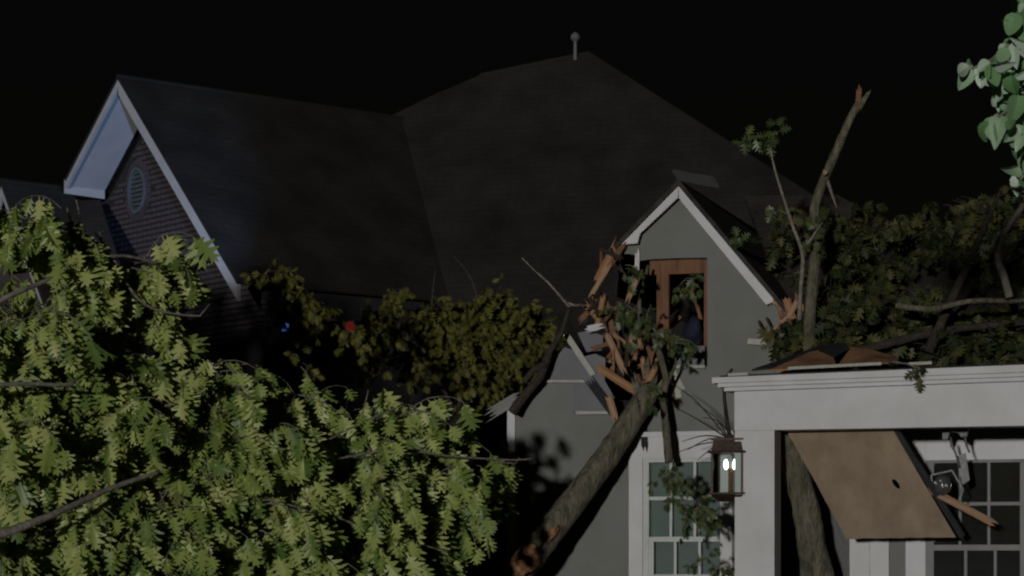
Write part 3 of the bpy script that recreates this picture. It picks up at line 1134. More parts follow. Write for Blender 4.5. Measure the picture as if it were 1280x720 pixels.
# torn decking on the porch roof
def deck(pts, mat, label, name='roof_decking'):
    mb = MB()
    ww = [GF.GW(x, y, PV + dv) for (x, y, dv) in pts]
    n = (ww[1] - ww[0]).cross(ww[2] - ww[0]).normalized()
    if n.y > 0:
        n = -n
    k = len(ww)
    vs = ww + [p - n * 0.02 for p in ww]
    c0 = sum(ww, Vector()) / k
    fs = [(i, (i + 1) % k, (i + 1) % k + k, i + k) for i in range(k)]
    vs += [c0, c0 - n * 0.02]
    fs += [(i, (i + 1) % k, 2 * k) for i in range(k)] + [((i + 1) % k + k, i + k, 2 * k + 1) for i in range(k)]
    o = mesh_obj(name, vs, fs, mat)
    tag(o, label, 'decking', 'torn pieces of roof decking')
    return o


deck([(962, 462, 0.0), (985, 452, 0.2), (1012, 440, 0.5), (1022, 438, 0.55), (1042, 447, 0.35), (1046, 458, 0.05)], M['decking'], 'brown torn piece of decking on the porch roof, the left one')
deck([(1046, 457.5, 0.06), (1056, 445, 0.35), (1064, 434, 0.6), (1085, 436, 0.6), (1122, 446, 0.5), (1122, 452, 0.1)], M['decking'], 'orange-brown torn piece of decking on the porch roof, the right one')
deck([(940, 464, 0.05), (975, 452, 0.4), (1018, 436, 0.75), (1052, 430, 0.9), (1062, 436, 0.8), (1040, 448, 0.5), (990, 459, 0.2)], M['felt'], 'black curled felt behind the torn decking on the porch roof', 'torn_felt')

# ------------------------------------------------------------------ wall lantern on the porch post
lan_p = GF.GW(913, 588, PV + 0.16)
sc_ = lan_p.y / F
lant = thing('wall_lantern', 'copper wall lantern with two lit bulbs mounted on the white porch post', 'lantern', (lan_p.x, lan_p.y, lan_p.z), -GF.a)
def S(px):
    return px * sc_


def frustum(mb, z0, h0, z1, h1):
    vs = [(-h0, -h0, z0), (h0, -h0, z0), (h0, h0, z0), (-h0, h0, z0), (-h1, -h1, z1), (h1, -h1, z1), (h1, h1, z1), (-h1, h1, z1)]
    mb.add(vs, [(0, 3, 2, 1), (4, 5, 6, 7), (0, 1, 5, 4), (1, 2, 6, 5), (2, 3, 7, 6), (3, 0, 4, 7)])
    return mb


mb = MB()
frustum(mb, S(21), S(24), S(24), S(23))
frustum(mb, S(24.1), S(20), S(37), S(17.5))
frustum(mb, S(37.1), S(20.5), S(39.5), S(20.5))
mb.build('lantern_roof', M['copper'], lant)
mb = MB()
frustum(mb, S(-30.5), S(22.5), S(-28), S(23))
frustum(mb, S(-39), S(13), S(-31), S(20.5))
mb.build('lantern_base', M['copper'], lant)
for (sx, sy) in ((-1, -1), (1, -1), (1, 1), (-1, 1)):
    mb = MB()
    mb.bar((sx * S(19), sy * S(19), S(-28)), (sx * S(19), sy * S(19), S(21)), S(2.6), S(2.6), up=(0, 1, 0))
    mb.build('corner_bar', M['copper'], lant)
for (ax, s) in (('x', -1), ('x', 1), ('y', -1), ('y', 1)):
    mb = MB()
    k = S(17.4)
    if ax == 'x':
        mb.box((s * S(19) - 0.001, -k, S(-27.8)), (s * S(19) + 0.001, k, S(20.8)))
    else:
        mb.box((-k, s * S(19) - 0.001, S(-27.8)), (k, s * S(19) + 0.001, S(20.8)))
    mb.build('pane', M['glass'], lant)
mb = MB()
mb.tube([(0, 0, S(-28)), (0, 0, S(-2)), (0, 0, S(2))], [S(3.0), S(2.6), S(4.5)], 10)
mb.build('burner_column', M['wood'], lant, True)
for s in (-1, 1):
    mb = MB()
    mb.tube([(s * S(5.5), 0, S(1)), (s * S(5.5), 0, S(4)), (s * S(5.8), 0, S(8)), (s * S(5.8), 0, S(12)), (s * S(5), 0, S(14))], [S(1.2), S(2.7), S(3.1), S(2.2), S(0.6)], 10)
    mb.build('bulb', M['bulb'], lant, True)
mb = MB()
mb.box((S(13), -S(4), S(9)), (S(25), S(4), S(28)))
mb.bar((S(20), 0, S(20)), (S(4), 0, S(41)), S(3), S(3), up=(0, 1, 0))
mb.build('bracket', M['iron'], lant)

# broken pendant lantern under the porch beam
pp = GF.GW(1195, 560, PV + 0.7)
pend = thing('pendant_lantern', 'broken glass pendant lantern dangling crooked by the porch window', 'lantern')
def Q(px, py, dv=0.0):
    return GF.GW(px, py, PV + 0.7 + dv)


mb = MB()
mb.prism([Q(1178, 533), Q(1211, 533), Q(1208, 547), Q(1201, 546), Q(1198, 541), Q(1187, 540), Q(1184, 549), Q(1178, 549)], GF.v * 0.08)
mb.build('ceiling_canopy', M['grey_sash'], pend)
mb = MB()
mb.tube([Q(1188, 546), Q(1190, 556), Q(1195, 568), Q(1199, 584)], [0.012, 0.016, 0.011, 0.014], 7, step=0.03)
mb.tube([Q(1206, 545), Q(1208, 556), Q(1212, 566)], [0.016, 0.013, 0.009], 7, step=0.03)
mb.build('hanger', M['grey_metal'], pend, True)
c = [Q(1164, 594), Q(1190, 588), Q(1204, 612), Q(1200, 624), Q(1176, 622), Q(1166, 610)]
for (i, j) in ((0, 1), (1, 2), (2, 3), (5, 0)):
    mb = MB()
    mb.bar(c[i], c[j], 0.016, 0.016, up=GF.v)
    mb.build('frame_bar', M['grey_metal'], pend)
mb = MB()
mb.prism(c, GF.v * 0.006)
mb.build('pane', M['glass'], pend)
mb = MB()
mb.prism([Q(1196, 570, 0.1), Q(1207, 566, 0.1), Q(1212, 600, 0.12), Q(1203, 606, 0.12)], GF.v * 0.02)
mb.build('broken_arm', M['grey_metal'], pend)
gl_ = lump('glass_globe', Q(1178, 606, -0.03), 0.10, 0.09, 0.11, M['globe'], 6, 0.05)
gl_.parent = pend
rg = random.Random(5)
for k in range(5):
    cx, cy = 1176 + rg.uniform(-8, 7), 604 + rg.uniform(-6, 6)
    s = rg.uniform(1.0, 2.2)
    mb = MB()
    mb.prism([Q(cx - s, cy, -0.125), Q(cx + s * 0.4, cy - s, -0.13), Q(cx + s * 1.5, cy + s * 0.9, -0.125), Q(cx - s * 0.2, cy + s * 0.4, -0.135)], GF.v * 0.006)
    mb.build('glass_shard', M['sash'], pend)

# ------------------------------------------------------------------ beacon lights glowing through the foliage
bm = P(402, 408, 27.5)
bar = thing('beacon_light_bar', 'blue and red beacon light bar glowing behind the foliage', 'beacon')
mb = MB()
mb.tube([Vector((bm.x, bm.y, -0.06)), Vector((bm.x, bm.y, bm.z - 0.1))], [0.06, 0.05], 8)
mb.build('mast', M['iron'], bar)
mb = MB()
mb.box((bm.x - 0.48, bm.y - 0.09, bm.z - 0.11), (bm.x + 0.50, bm.y + 0.09, bm.z - 0.065))
mb.build('housing', M['iron'], bar)
o = MB().tube([Vector((bm.x - 0.42, bm.y, bm.z - 0.06)), Vector((bm.x - 0.42, bm.y, bm.z + 0.02)), Vector((bm.x - 0.42, bm.y, bm.z + 0.05))], [0.055, 0.05, 0.02], 10).build('blue_lens', M['blue_lens'], bar, True)
MB().tube([Vector((bm.x - 0.26, bm.y, bm.z - 0.06)), Vector((bm.x - 0.26, bm.y, bm.z - 0.02)), Vector((bm.x - 0.26, bm.y, bm.z - 0.01))], [0.055, 0.05, 0.02], 10).build('blue_lens', M['blue_lens'], bar, True)
MB().tube([Vector((bm.x + 0.34, bm.y, bm.z - 0.06)), Vector((bm.x + 0.34, bm.y, bm.z + 0.03)), Vector((bm.x + 0.34, bm.y, bm.z + 0.06))], [0.06, 0.055, 0.02], 10).build('red_lens', M['red_lens'], bar, True)
sp = bpy.data.lights.new('blue_beam', 'SPOT')
sp.energy = 2100.0
sp.color = (0.36, 0.55, 1.0)
sp.spot_size = math.radians(26)
sp.spot_blend = 0.6
sp.shadow_soft_size = 0.08
so = bpy.data.objects.new('blue_beam', sp)
link(so, bar)
so.location = bm + Vector((-0.42, -0.0, 0.16))
so.rotation_euler = (P(165, 210, 36.0) - so.location).to_track_quat('-Z', 'Y').to_euler()


# ------------------------------------------------------------------ leaves
def leaf_template(outline, fold=0.18, curl=0.16):
    """outline: (t along the leaf, half width); returns verts and quads, unit length along +x, normal +z"""
    v, f = [], []
    for (t, w) in outline:
        zc = -curl * t * t
        v.append((t, 0.0, zc))
        v.append((t, w, zc + fold * w))
        v.append((t, -w, zc + fold * w))
    n = len(outline)
    for i in range(n - 1):
        a = 3 * i
        b = 3 * (i + 1)
        f.append((a, b, b + 1, a + 1))
        f.append((a, a + 2, b + 2, b))
    return np.array(v, dtype=np.float64), f


OAK = [(0.0, 0.010), (0.14, 0.018), (0.24, 0.20), (0.29, 0.085), (0.37, 0.095), (0.55, 0.39), (0.59, 0.30), (0.55, 0.095), (0.62, 0.095), (0.80, 0.32), (0.79, 0.10), (0.85, 0.09), (0.95, 0.13), (1.04, 0.0)]
ROUND = [(0.0, 0.01), (0.10, 0.02), (0.16, 0.20), (0.32, 0.34), (0.5, 0.38), (0.68, 0.33), (0.85, 0.22), (0.95, 0.11), (1.0, 0.02)]
OVAL = [(0.0, 0.01), (0.08, 0.02), (0.25, 0.19), (0.5, 0.25), (0.75, 0.17), (1.0, 0.0)]
OAKS = [(0.0, 0.015), (0.2, 0.03), (0.30, 0.24), (0.38, 0.08), (0.52, 0.36), (0.60, 0.09), (0.80, 0.24), (0.84, 0.07), (1.0, 0.0)]


def frames(pos, dirs, nrm):
    d = dirs / np.linalg.norm(dirs, axis=1, keepdims=True)
    n = nrm - d * np.sum(nrm * d, axis=1, keepdims=True)
    n /= np.linalg.norm(n, axis=1, keepdims=True) + 1e-9
    y = np.cross(n, d)
    return d, y, n


def leaf_mass(name, tmpl, pos, dirs, nrm, size, mat, parent):
    tv, tf = tmpl
    d, y, n = frames(pos, dirs, nrm)
    N_, K = len(pos), len(tv)
    tw = 0.9 + nrg.rand(N_, 1) * 0.5
    cl = nrg.uniform(-1.2, 2.4, (N_, 1))
    co = pos[:, None, :] + size[:, None, None] * (tv[None, :, 0:1] * d[:, None, :] + (tv[None, :, 1:2] * tw[:, :, None]) * y[:, None, :] + (tv[None, :, 2:3] * cl[:, :, None]) * n[:, None, :])
    co = co.reshape(-1, 3)
    nf = len(tf)
    fa = np.array(tf, dtype=np.int64)
    fa = (fa[None] + (np.arange(N_) * K)[:, None, None]).reshape(-1)
    me = bpy.data.meshes.new(name)
    me.vertices.add(len(co))
    me.vertices.foreach_set('co', co.ravel())
    me.loops.add(len(fa))
    me.loops.foreach_set('vertex_index', fa.astype(np.int32))
    me.polygons.add(N_ * nf)
    me.polygons.foreach_set('loop_start', np.arange(0, N_ * nf * 4, 4, dtype=np.int32))
    me.polygons.foreach_set('loop_total', np.full(N_ * nf, 4, dtype=np.int32))
    me.update(calc_edges=True)
    me.validate()
    at = me.attributes.new('leaf_tone', 'FLOAT', 'POINT')
    at.data.foreach_set('value', np.repeat(nrg.rand(N_), K).astype(np.float32))
    me.materials.append(mat)
    o = bpy.data.objects.new(name, me)
    link(o, parent)
    o['kind'] = 'stuff'
    return o


_leaf_cache = {}


def leaf_objects(tmpl, key, pos, dirs, nrm, size, mat, parent, variants=5):
    tv, tf = tmpl
    if key not in _leaf_cache:
        ms = []
        for k in range(variants):
            me = bpy.data.meshes.new('leaf')
            v = tv.copy()
            v[:, 1] *= 0.95 + 0.4 * k / variants
            v[:, 2] *= (-0.9, 0.6, 1.4, 2.1, 1.0)[k % 5]
            me.from_pydata([tuple(q) for q in v], [], tf)
            me.materials.append(mat)
            ms.append(me)
        _leaf_cache[key] = ms
    ms = _leaf_cache[key]
    d, y, n = frames(pos, dirs, nrm)
    for i in range(len(pos)):
        o = bpy.data.objects.new('leaf', ms[i % variants])
        link(o, parent)
        s = size[i]
        o.matrix_local = Matrix(((d[i, 0] * s, y[i, 0] * s, n[i, 0] * s, pos[i, 0]), (d[i, 1] * s, y[i, 1] * s, n[i, 1] * s, pos[i, 1]), (d[i, 2] * s, y[i, 2] * s, n[i, 2] * s, pos[i, 2]), (0, 0, 0, 1)))


def spray(base, axis, length, nl, size, down, face, rg, spread=0.55, jit=0.5):
    """a twig with leaves on alternate sides and a tuft at its end"""
    out = []
    pts = []
    p = np.array(base, float)
    a = np.array(axis, float)
    a /= np.linalg.norm(a)
    seg = 5
    for k in range(seg + 1):
        pts.append(p.copy())
        a = a + np.array([0, 0, -down / seg]) + rg.normal(0, 0.10, 3)
        a /= np.linalg.norm(a)
        p = p + a * length / seg
    sz = rg.uniform(0.75, 1.12)
    for k in range(nl):
        t = 0.25 + 0.75 * (k + rg.rand() * 0.5) / nl if k < nl - 3 else 1.0
        i = min(int(t * seg), seg - 1)
        fr_ = t * seg - i
        q = pts[i] * (1 - fr_) + pts[i + 1] * fr_
        ax = pts[i + 1] - pts[i]
        ax /= np.linalg.norm(ax)
        side = rg.normal(0, 1, 3)
        d = ax * 0.65 + side * spread + np.array([0.1, 0, -0.95 * down])
        nn = np.array(face) + rg.normal(0, jit, 3)
        out.append((q, d, nn, size * rg.uniform(0.6, 1.2) * sz))
    return pts, out


def crown(name_seed, blobs, n_sprays, size, length, nl, down=0.9, face=(-0.25, -0.8, 0.45), shell=0.5, spread=0.55, outward=0.7, clump=1, jit=0.5):
    rg = np.random.RandomState(name_seed)
    w = np.array([b[2] * b[3] * (b[6] if len(b) > 6 else 1.0) for b in blobs], float)
    w /= w.sum()
    twigs, leaves = [], []
    left = 0
    for _ in range(n_sprays):
        if left > 0:
            left -= 1
            ax = ax0 + rg.normal(0, 0.55, 3)
            tp, lv = spray(base0 + rg.normal(0, 0.07, 3) - ax * 0.2 * length, ax, length * rg.uniform(0.6, 1.25), nl, size, down, face, rg, spread, jit)
            twigs.append(tp)
            leaves += lv
            continue
        left = clump - 1
        b = blobs[rg.choice(len(blobs), p=w)]
        c = np.array(P(b[0], b[1], b[4]))
        k = b[4] / F
        r = np.array([b[2] * k, b[5], b[3] * k])
        g = rg.normal(0, 1, 3)
        g /= np.linalg.norm(g)
        q = g * rg.rand() ** shell
        base = c + q * r
        ax = g * r / r.max() * outward + rg.normal(0, 0.35, 3) + np.array([0.15, -0.15, 0.1])
        ax0, base0 = ax, base
        tp, lv = spray(base - ax * 0.3 * length, ax, length * rg.uniform(0.6, 1.25), nl, size, down, face, rg, spread, jit)
        twigs.append(tp)
        leaves += lv
    return twigs, leaves


def arr(leaves):
    return (np.array([l[0] for l in leaves]), np.array([l[1] for l in leaves]), np.array([l[2] for l in leaves]), np.array([l[3] for l in leaves]))


def split_front(pos, size, cell=26, limit=300):
    """indices of the leaves that stand in front in each small cell of the view"""
    best = {}
    for i in range(len(pos)):
        x, y = pix(pos[i])
        if 0 < x < 1280 and 0 < y < 720:
            k = (int(x / cell), int(y / cell))
            if k not in best or pos[i][1] < pos[best[k]][1]:
                best[k] = i
    ids = sorted(best.values(), key=lambda i: pos[i][1] - size[i] * 8)
    return ids[:limit]


def grow(parent, twigs, leaves, tmpl, key, lmat, tmat, twig_r=0.006, individual=True, cell=26, limit=300):
    pos, dirs, nrm, size = arr(leaves)
    ids = split_front(pos, size, cell, limit) if individual else []
    mask = np.ones(len(pos), bool)
    mask[ids] = False
    if mask.any():
        leaf_mass('foliage', tmpl, pos[mask], dirs[mask], nrm[mask], size[mask], lmat, parent)
    if ids:
        leaf_objects(tmpl, key, pos[ids], dirs[ids], nrm[ids], size[ids], lmat, parent)
    mb = MB()
    for tp in twigs:
        n = len(tp)
        mb.tube(tp, [twig_r * (1.2 - 0.8 * i / n) for i in range(n)], 4, cap=False)
    o = mb.build('twigs', tmat, parent)
    o['kind'] = 'stuff'


def oak_template(fold=0.22, curl=0.16):
    v, f = [], []
    spine = [(0.0, 0.008), (0.17, 0.018), (0.36, 0.075), (0.56, 0.085), (0.76, 0.075), (0.92, 0.05), (1.05, 0.006)]
    for (t, w) in spine:
        zc = -curl * t * t
        v += [(t, 0, zc), (t, w, zc + fold * w), (t, -w, zc + fold * w)]
    for i in range(len(spine) - 1):
        a, b = 3 * i, 3 * i + 3
        f += [(a, b, b + 1, a + 1), (a, a + 2, b + 2, b)]
    for (t0, w0, t1, w1, tt, tw_, dt) in ((0.17, 0.02, 0.38, 0.058, 0.31, 0.21, 0.012), (0.36, 0.055, 0.58, 0.066, 0.60, 0.36, 0.016), (0.57, 0.064, 0.78, 0.056, 0.82, 0.30, 0.014), (0.76, 0.055, 0.93, 0.045, 0.99, 0.16, 0.010)):
        for s_ in (1, -1):
            k = len(v)
            for (t, w) in ((t0, w0), (t1, w1), (tt + dt, tw_ * 0.97), (tt - dt, tw_)):
                v.append((t, s_ * w, -curl * t * t + fold * w + 0.002))
            f.append((k, k + 1, k + 2, k + 3) if s_ > 0 else (k + 3, k + 2, k + 1, k))
    return np.array(v, dtype=np.float64), f


T_OAK = oak_template()
T_OAKS = oak_template(0.2, 0.2)
T_ROUND = leaf_template(ROUND, 0.45, 0.5)
T_OVAL = leaf_template(OVAL)


def limb(mb, pts, r0, r1, sides=8, rough=0.06, step=0.12):
    n = len(pts)
    mb.tube(pts, [r0 + (r1 - r0) * i / (n - 1) for i in range(n)], sides, rough, rnd, True, step)


# ------------------------------------------------------------------ foreground oak on the left
oak = thing('oak_tree', 'large green oak with drooping lobed leaves filling the lower left', 'tree')
blobs = [
    # px, py, rx, ry, depth, depth radius, weight
    (20, 262, 34, 12, 19.5, 0.4, 1.6), (75, 272, 34, 12, 19.5, 0.4, 1.4), (300, 500, 55, 30, 19.2, 0.7), (270, 462, 35, 18, 19.2, 0.5), (330, 570, 60, 40, 19.0, 0.8), (420, 590, 60, 40, 20, 0.8), (0, 350, 60, 46, 19.5, 1.0, 0.8), (95, 310, 45, 42, 19.0, 0.8), (190, 345, 42, 36, 19.6, 0.6, 1.2), (140, 372, 50, 40, 19.2, 0.8),
    (30, 430, 60, 60, 19.0, 1.0), (165, 455, 62, 32, 19.2, 0.8), (95, 480, 60, 40, 18.6, 0.8), (240, 475, 55, 36, 19.4, 0.8),
    (30, 560, 60, 70, 18.4, 1.0), (150, 545, 80, 55, 18.2, 0.9), (260, 545, 70, 50, 18.8, 0.9), (350, 535, 45, 38, 19.8, 0.8),
    (60, 660, 90, 55, 18.0, 1.0), (200, 640, 90, 60, 18.2, 1.0), (320, 625, 80, 60, 18.8, 1.0), (430, 560, 55, 42, 20.4, 0.8),
    (490, 535, 50, 32, 21.0, 0.7, 1.2), (545, 545, 40, 28, 21.4, 0.6, 1.2), (420, 650, 80, 60, 19.4, 1.0), (520, 615, 60, 48, 21.0, 0.8),
    (560, 625, 34, 40, 21.8, 0.5, 0.7), (548, 700, 30, 26, 21.6, 0.4, 0.7), (505, 695, 65, 40, 20.4, 0.8, 0.8), (300, 705, 120, 40, 18.4, 1.0),
    (120, 715, 120, 40, 17.8, 1.0), (605, 592, 22, 10, 22.2, 0.2, 1.2), (640, 580, 16, 5, 22.6, 0.1, 3.0), (678, 574, 12, 4, 22.6, 0.1, 4.0), (370, 510, 30, 25, 20.0, 0.5),
]
# the crown reaches from the left front back to the wall of the grey house
blobs = [(b[0], b[1], b[2], b[3], 21.6 + max(b[0], 0) / 640.0 * 2.9 + (b[4] - 19) * 0.15, b[5] * 0.75) + tuple(b[6:]) for b in blobs]
tw, lv = crown(3, blobs, 1700, 0.262, 0.54, 7, down=1.45, shell=0.40, clump=5, spread=0.36, jit=0.5, face=(-0.3, -0.95, 0.3))
# crown carried on past the left frame edge, added to shade the brick house
shade_blobs = [(-160, 300, 170, 170, 22.6, 1.6), (-160, 560, 150, 160, 22.6, 1.6), (-420, 250, 190, 150, 22.6, 1.6), (-440, 520, 170, 160, 22.6, 1.6), (-650, 330, 150, 170, 22.6, 1.4), (-840, 420, 130, 170, 22.6, 1.4)]
tw2, lv2 = crown(5, shade_blobs, 850, 0.30, 0.5, 7, down=0.9, shell=0.5)
lv2 = [l for l in lv2 if pix(l[0])[0] < -80]
grow(oak, tw, lv, T_OAK, 'oak', M['leaf_oak'], M['twig'])
pos, dirs, nrm, size = arr(lv2)
leaf_mass('foliage', T_OVAL, pos, dirs, nrm, size, M['leaf_oak'], oak)
mb = MB()
tb = P(-300, 700, 22.6)
fork = Vector((tb.x + 0.3, tb.y, 2.2))
limb(mb, [Vector((tb.x - 0.1, tb.y, -0.1)), Vector((tb.x, tb.y, 0.8)), fork], 0.30, 0.2, 12)
mb.build('trunk', M['bark'], oak, True)
for pts, r0, r1 in [
    ([fork, P(-60, 680, 20.4), P(0, 668, 20.4), P(60, 646, 20.6), P(140, 610, 21.1), P(200, 590, 21.4)], 0.060, 0.018),
    ([fork, P(-80, 490, 20.6), P(0, 481, 20.6), P(50, 480, 20.8), P(88, 481, 20.9), P(102, 470, 21.0)], 0.030, 0.012),
    ([fork, P(-40, 400, 21.2), P(60, 350, 21.4), P(140, 320, 21.8), P(200, 330, 22.1)], 0.035, 0.010),
    ([fork, P(-100, 650, 21.2), P(150, 620, 21.8), P(330, 590, 22.6), P(440, 570, 23.1), P(500, 562, 23.4), P(560, 570, 23.7), P(640, 575, 24.1), P(665, 573, 24.2)], 0.020, 0.008),
    ([P(330, 590, 22.6), P(390, 560, 22.9), P(470, 520, 23.3), P(510, 505, 23.5)], 0.013, 0.006),
    ([P(200, 590, 22.1), P(232, 560, 22.2), P(240, 505, 22.2), P(260, 470, 22.3)], 0.02, 0.008),
    ([P(92, 628, 21.6), P(95, 600, 21.6), P(90, 560, 21.6)], 0.014, 0.007),
    ([P(330, 590, 22.6), P(430, 650, 23.1), P(560, 690, 23.7)], 0.013, 0.006),
    ([P(140, 320, 21.8), P(180, 380, 22.0), P(250, 395, 22.3), P(262, 380, 22.3)], 0.015, 0.007),
    ([P(206, 507, 22.1), P(240, 508, 22.2), P(258, 545, 22.3), P(290, 557, 22.5)], 0.010, 0.006),
]:
    mb = MB()
    limb(mb, pts, r0, r1, 7, 0.05, 0.10)
    mb.build('limb', M['twig'], oak, True)

# ------------------------------------------------------------------ olive tree in the middle
mid = thing('olive_green_tree', 'dim olive-green leafy tree left of the grey house', 'tree')
mblobs = [(575, 418, 58, 42, 29.2, 0.7), (640, 410, 48, 40, 29.5, 0.6), (545, 388, 32, 14, 29.4, 0.5), (600, 455, 60, 30, 29.0, 0.7),
          (465, 410, 18, 34, 27.8, 0.3, 1.4), (392, 380, 7, 18, 28.0, 0.2, 1.4), (345, 345, 14, 9, 25.0, 0.1, 0.4), (498, 372, 22, 12, 28.8, 0.3, 0.5), (520, 440, 30, 30, 29.0, 0.4),
          (665, 445, 26, 30, 29.4, 0.4), (375, 455, 14, 6, 24.6, 0.1, 0.4), (374, 398, 6, 3, 25.4, 0.1, 4.0), (440, 412, 6, 8, 25.4, 0.1, 1.5)]
tw, lv = crown(8, mblobs, 700, 0.125, 0.30, 8, down=0.9, shell=0.5, clump=3)
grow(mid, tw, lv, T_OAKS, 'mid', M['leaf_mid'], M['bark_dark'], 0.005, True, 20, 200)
mb = MB()
mt = P(560, 700, 29.6)
mf = P(570, 520, 29.5)
limb(mb, [Vector((mt.x, mt.y, -0.1)), Vector((mt.x + 0.05, mt.y, 1.2)), mf], 0.13, 0.09, 10)
mb.build('trunk', M['bark_dark'], mid, True)
for pts in ([mf, P(590, 450, 29.3), P(600, 400, 29.4), P(590, 350, 29.4), P(565, 318, 29.6)], [mf, P(540, 450, 29.2), P(540, 380, 29.3), P(545, 335, 29.4)], [mf, P(630, 450, 29.4), P(650, 400, 29.5)],
            [P(540, 450, 29.2), P(500, 420, 28.6), P(470, 395, 28.0)], [P(500, 420, 28.6), P(430, 405, 28.2), P(393, 392, 28.0)], [P(430, 405, 28.2), P(380, 395, 26.0), P(345, 352, 25.0)]):
    mb = MB()
    limb(mb, pts, 0.035, 0.010, 6, 0.05, 0.15)
    mb.build('limb', M['bark_dark'], mid, True)

# ------------------------------------------------------------------ fallen tree: trunk against the smashed wall
fal = thing('fallen_tree', 'fallen oak trunk leaning up into the smashed grey gable wall', 'fallen tree')


def GP(px, py, v):
    return GF.GW(px, py, v)


mb = MB()
tr_pts = [GP(560, 830, -1.5), GP(628, 738, -1.15), GP(668, 690, -0.95), GP(716, 628, -0.72), GP(762, 566, -0.48), GP(800, 508, -0.30), GP(815, 480, -0.22)]
mb.tube(tr_pts, [0.19, 0.175, 0.166, 0.156, 0.147, 0.135, 0.11], 16, 0.05, rnd, True, 0.09)
trunk = mb.build('trunk', M['bark'], fal, True)
mb = MB()
p0 = GP(560, 830, -1.5)
limb(mb, [Vector((p0.x - 0.9, p0.y - 0.4, -0.15)), p0], 0.27, 0.215, 14)
mb.build('trunk_base', M['bark'], fal, True)
# torn orange wounds on the trunk
def wound(px, py, v, rx, rz, seed, tilt):
    c = GP(px, py, v)
    o = lump('torn_wood', c, rx, 0.05, rz, M['wood'], seed, 0.3)
    o.rotation_euler = (0, tilt, 0)
    o.parent = fal
    return o


wound(653, 703, -1.20, 0.12, 0.24, 1, 0.75)
wound(690, 667, -1.02, 0.05, 0.10, 2, 0.7)
wound(634, 722, -1.27, 0.09, 0.2, 4, 0.8)
# splintered head of the trunk
for k in range(9):
    a0 = (806 + rnd.uniform(-18, 16), 500 + rnd.uniform(-6, 10))
    a1 = (a0[0] + rnd.uniform(-10, 20), a0[1] - rnd.uniform(18, 52))
    mb = MB()
    v, f = splinter_mesh((GP(*a1, -0.3) - GP(*a0, -0.3)).length, rnd.uniform(0.05, 0.10), 0.04, rnd)
    p0, p1 = GP(a0[0], a0[1], -0.32), GP(a1[0], a1[1], -0.26 + rnd.uniform(-0.1, 0.1))
    x = (p1 - p0).normalized()
    y = (GF.v - x * GF.v.dot(x)).normalized()
    z_ = x.cross(y)
    c0 = (p0 + p1) / 2
    o = mesh_obj('splinter', v, f, M['wood'] if k % 3 == 0 else M['bark'], fal)
    o.matrix_local = Matrix(((x.x, y.x, z_.x, c0.x), (x.y, y.y, z_.y, c0.y), (x.z, y.z, z_.z, c0.z), (0, 0, 0, 1)))
for pts, r0, r1, mt_ in [
    ([GP(836, 578, -0.55), GP(833, 540, -0.5), GP(829, 500, -0.42), GP(832, 472, -0.4), GP(818, 425, -0.35), GP(800, 392, -0.3), GP(799, 380, -0.3), GP(806, 350, -0.25), GP(810, 332, -0.2)], 0.050, 0.018, 'bark'),
    ([GP(830, 490, -0.42), GP(842, 462, -0.4), GP(848, 445, -0.4)], 0.022, 0.012, 'bark'),
    ([GP(800, 505, -0.3), GP(816, 480, -0.25), GP(820, 455, -0.1)], 0.06, 0.03, 'bark'),
    ([GP(640, 516, -0.3), GP(656, 494, -0.25), GP(676, 470, -0.28), GP(688, 438, -0.3), GP(701, 418, -0.35), GP(712, 384, -0.4)], 0.062, 0.022, 'bark_dark'),
    ([GP(712, 384, -0.4), GP(700, 370, -0.45), GP(684, 352, -0.5), GP(668, 338, -0.55), GP(652, 322, -0.6)], 0.018, 0.006, 'twig'),
    ([GP(708, 379, -0.4), GP(720, 382, -0.35), GP(730, 381, -0.3)], 0.020, 0.010, 'twig'),
    ([GP(780, 535, -0.3), GP(720, 520, -0.3), GP(672, 500, -0.3)], 0.05, 0.05, 'bark_dark') if False else ([GP(684, 455, -0.3), GP(668, 462, -0.32), GP(655, 478, -0.35)], 0.05, 0.03, 'bark_dark'),
]:
    mb = MB()
    limb(mb, pts, r0, r1, 9, 0.08, 0.06)
    mb.build('limb', M[mt_], fal, True)
dblobs = [(835, 600, 16, 14, 25.6, 0.15), (862, 640, 22, 24, 25.6, 0.2, 1.3), (850, 590, 18, 8, 25.6, 0.15), (890, 708, 18, 12, 25.5, 0.15, 1.5), (780, 330, 12, 14, 26.2, 0.1, 1.2), (800, 395, 14, 18, 26.4, 0.15), (805, 490, 14, 14, 26.0, 0.12, 1.4),
          (850, 425, 16, 12, 26.4, 0.2), (858, 350, 14, 10, 27.2, 0.2, 1.2), (775, 380, 14, 14, 26.9, 0.2), (815, 410, 12, 14, 26.6, 0.2)]
tw, lv = crown(21, dblobs, 85, 0.115, 0.19, 6, down=0.9, shell=0.6)
grow(fal, tw, lv, T_OAKS, 'debris', M['leaf_debris'], M['twig'], 0.005, True, 4, 300)

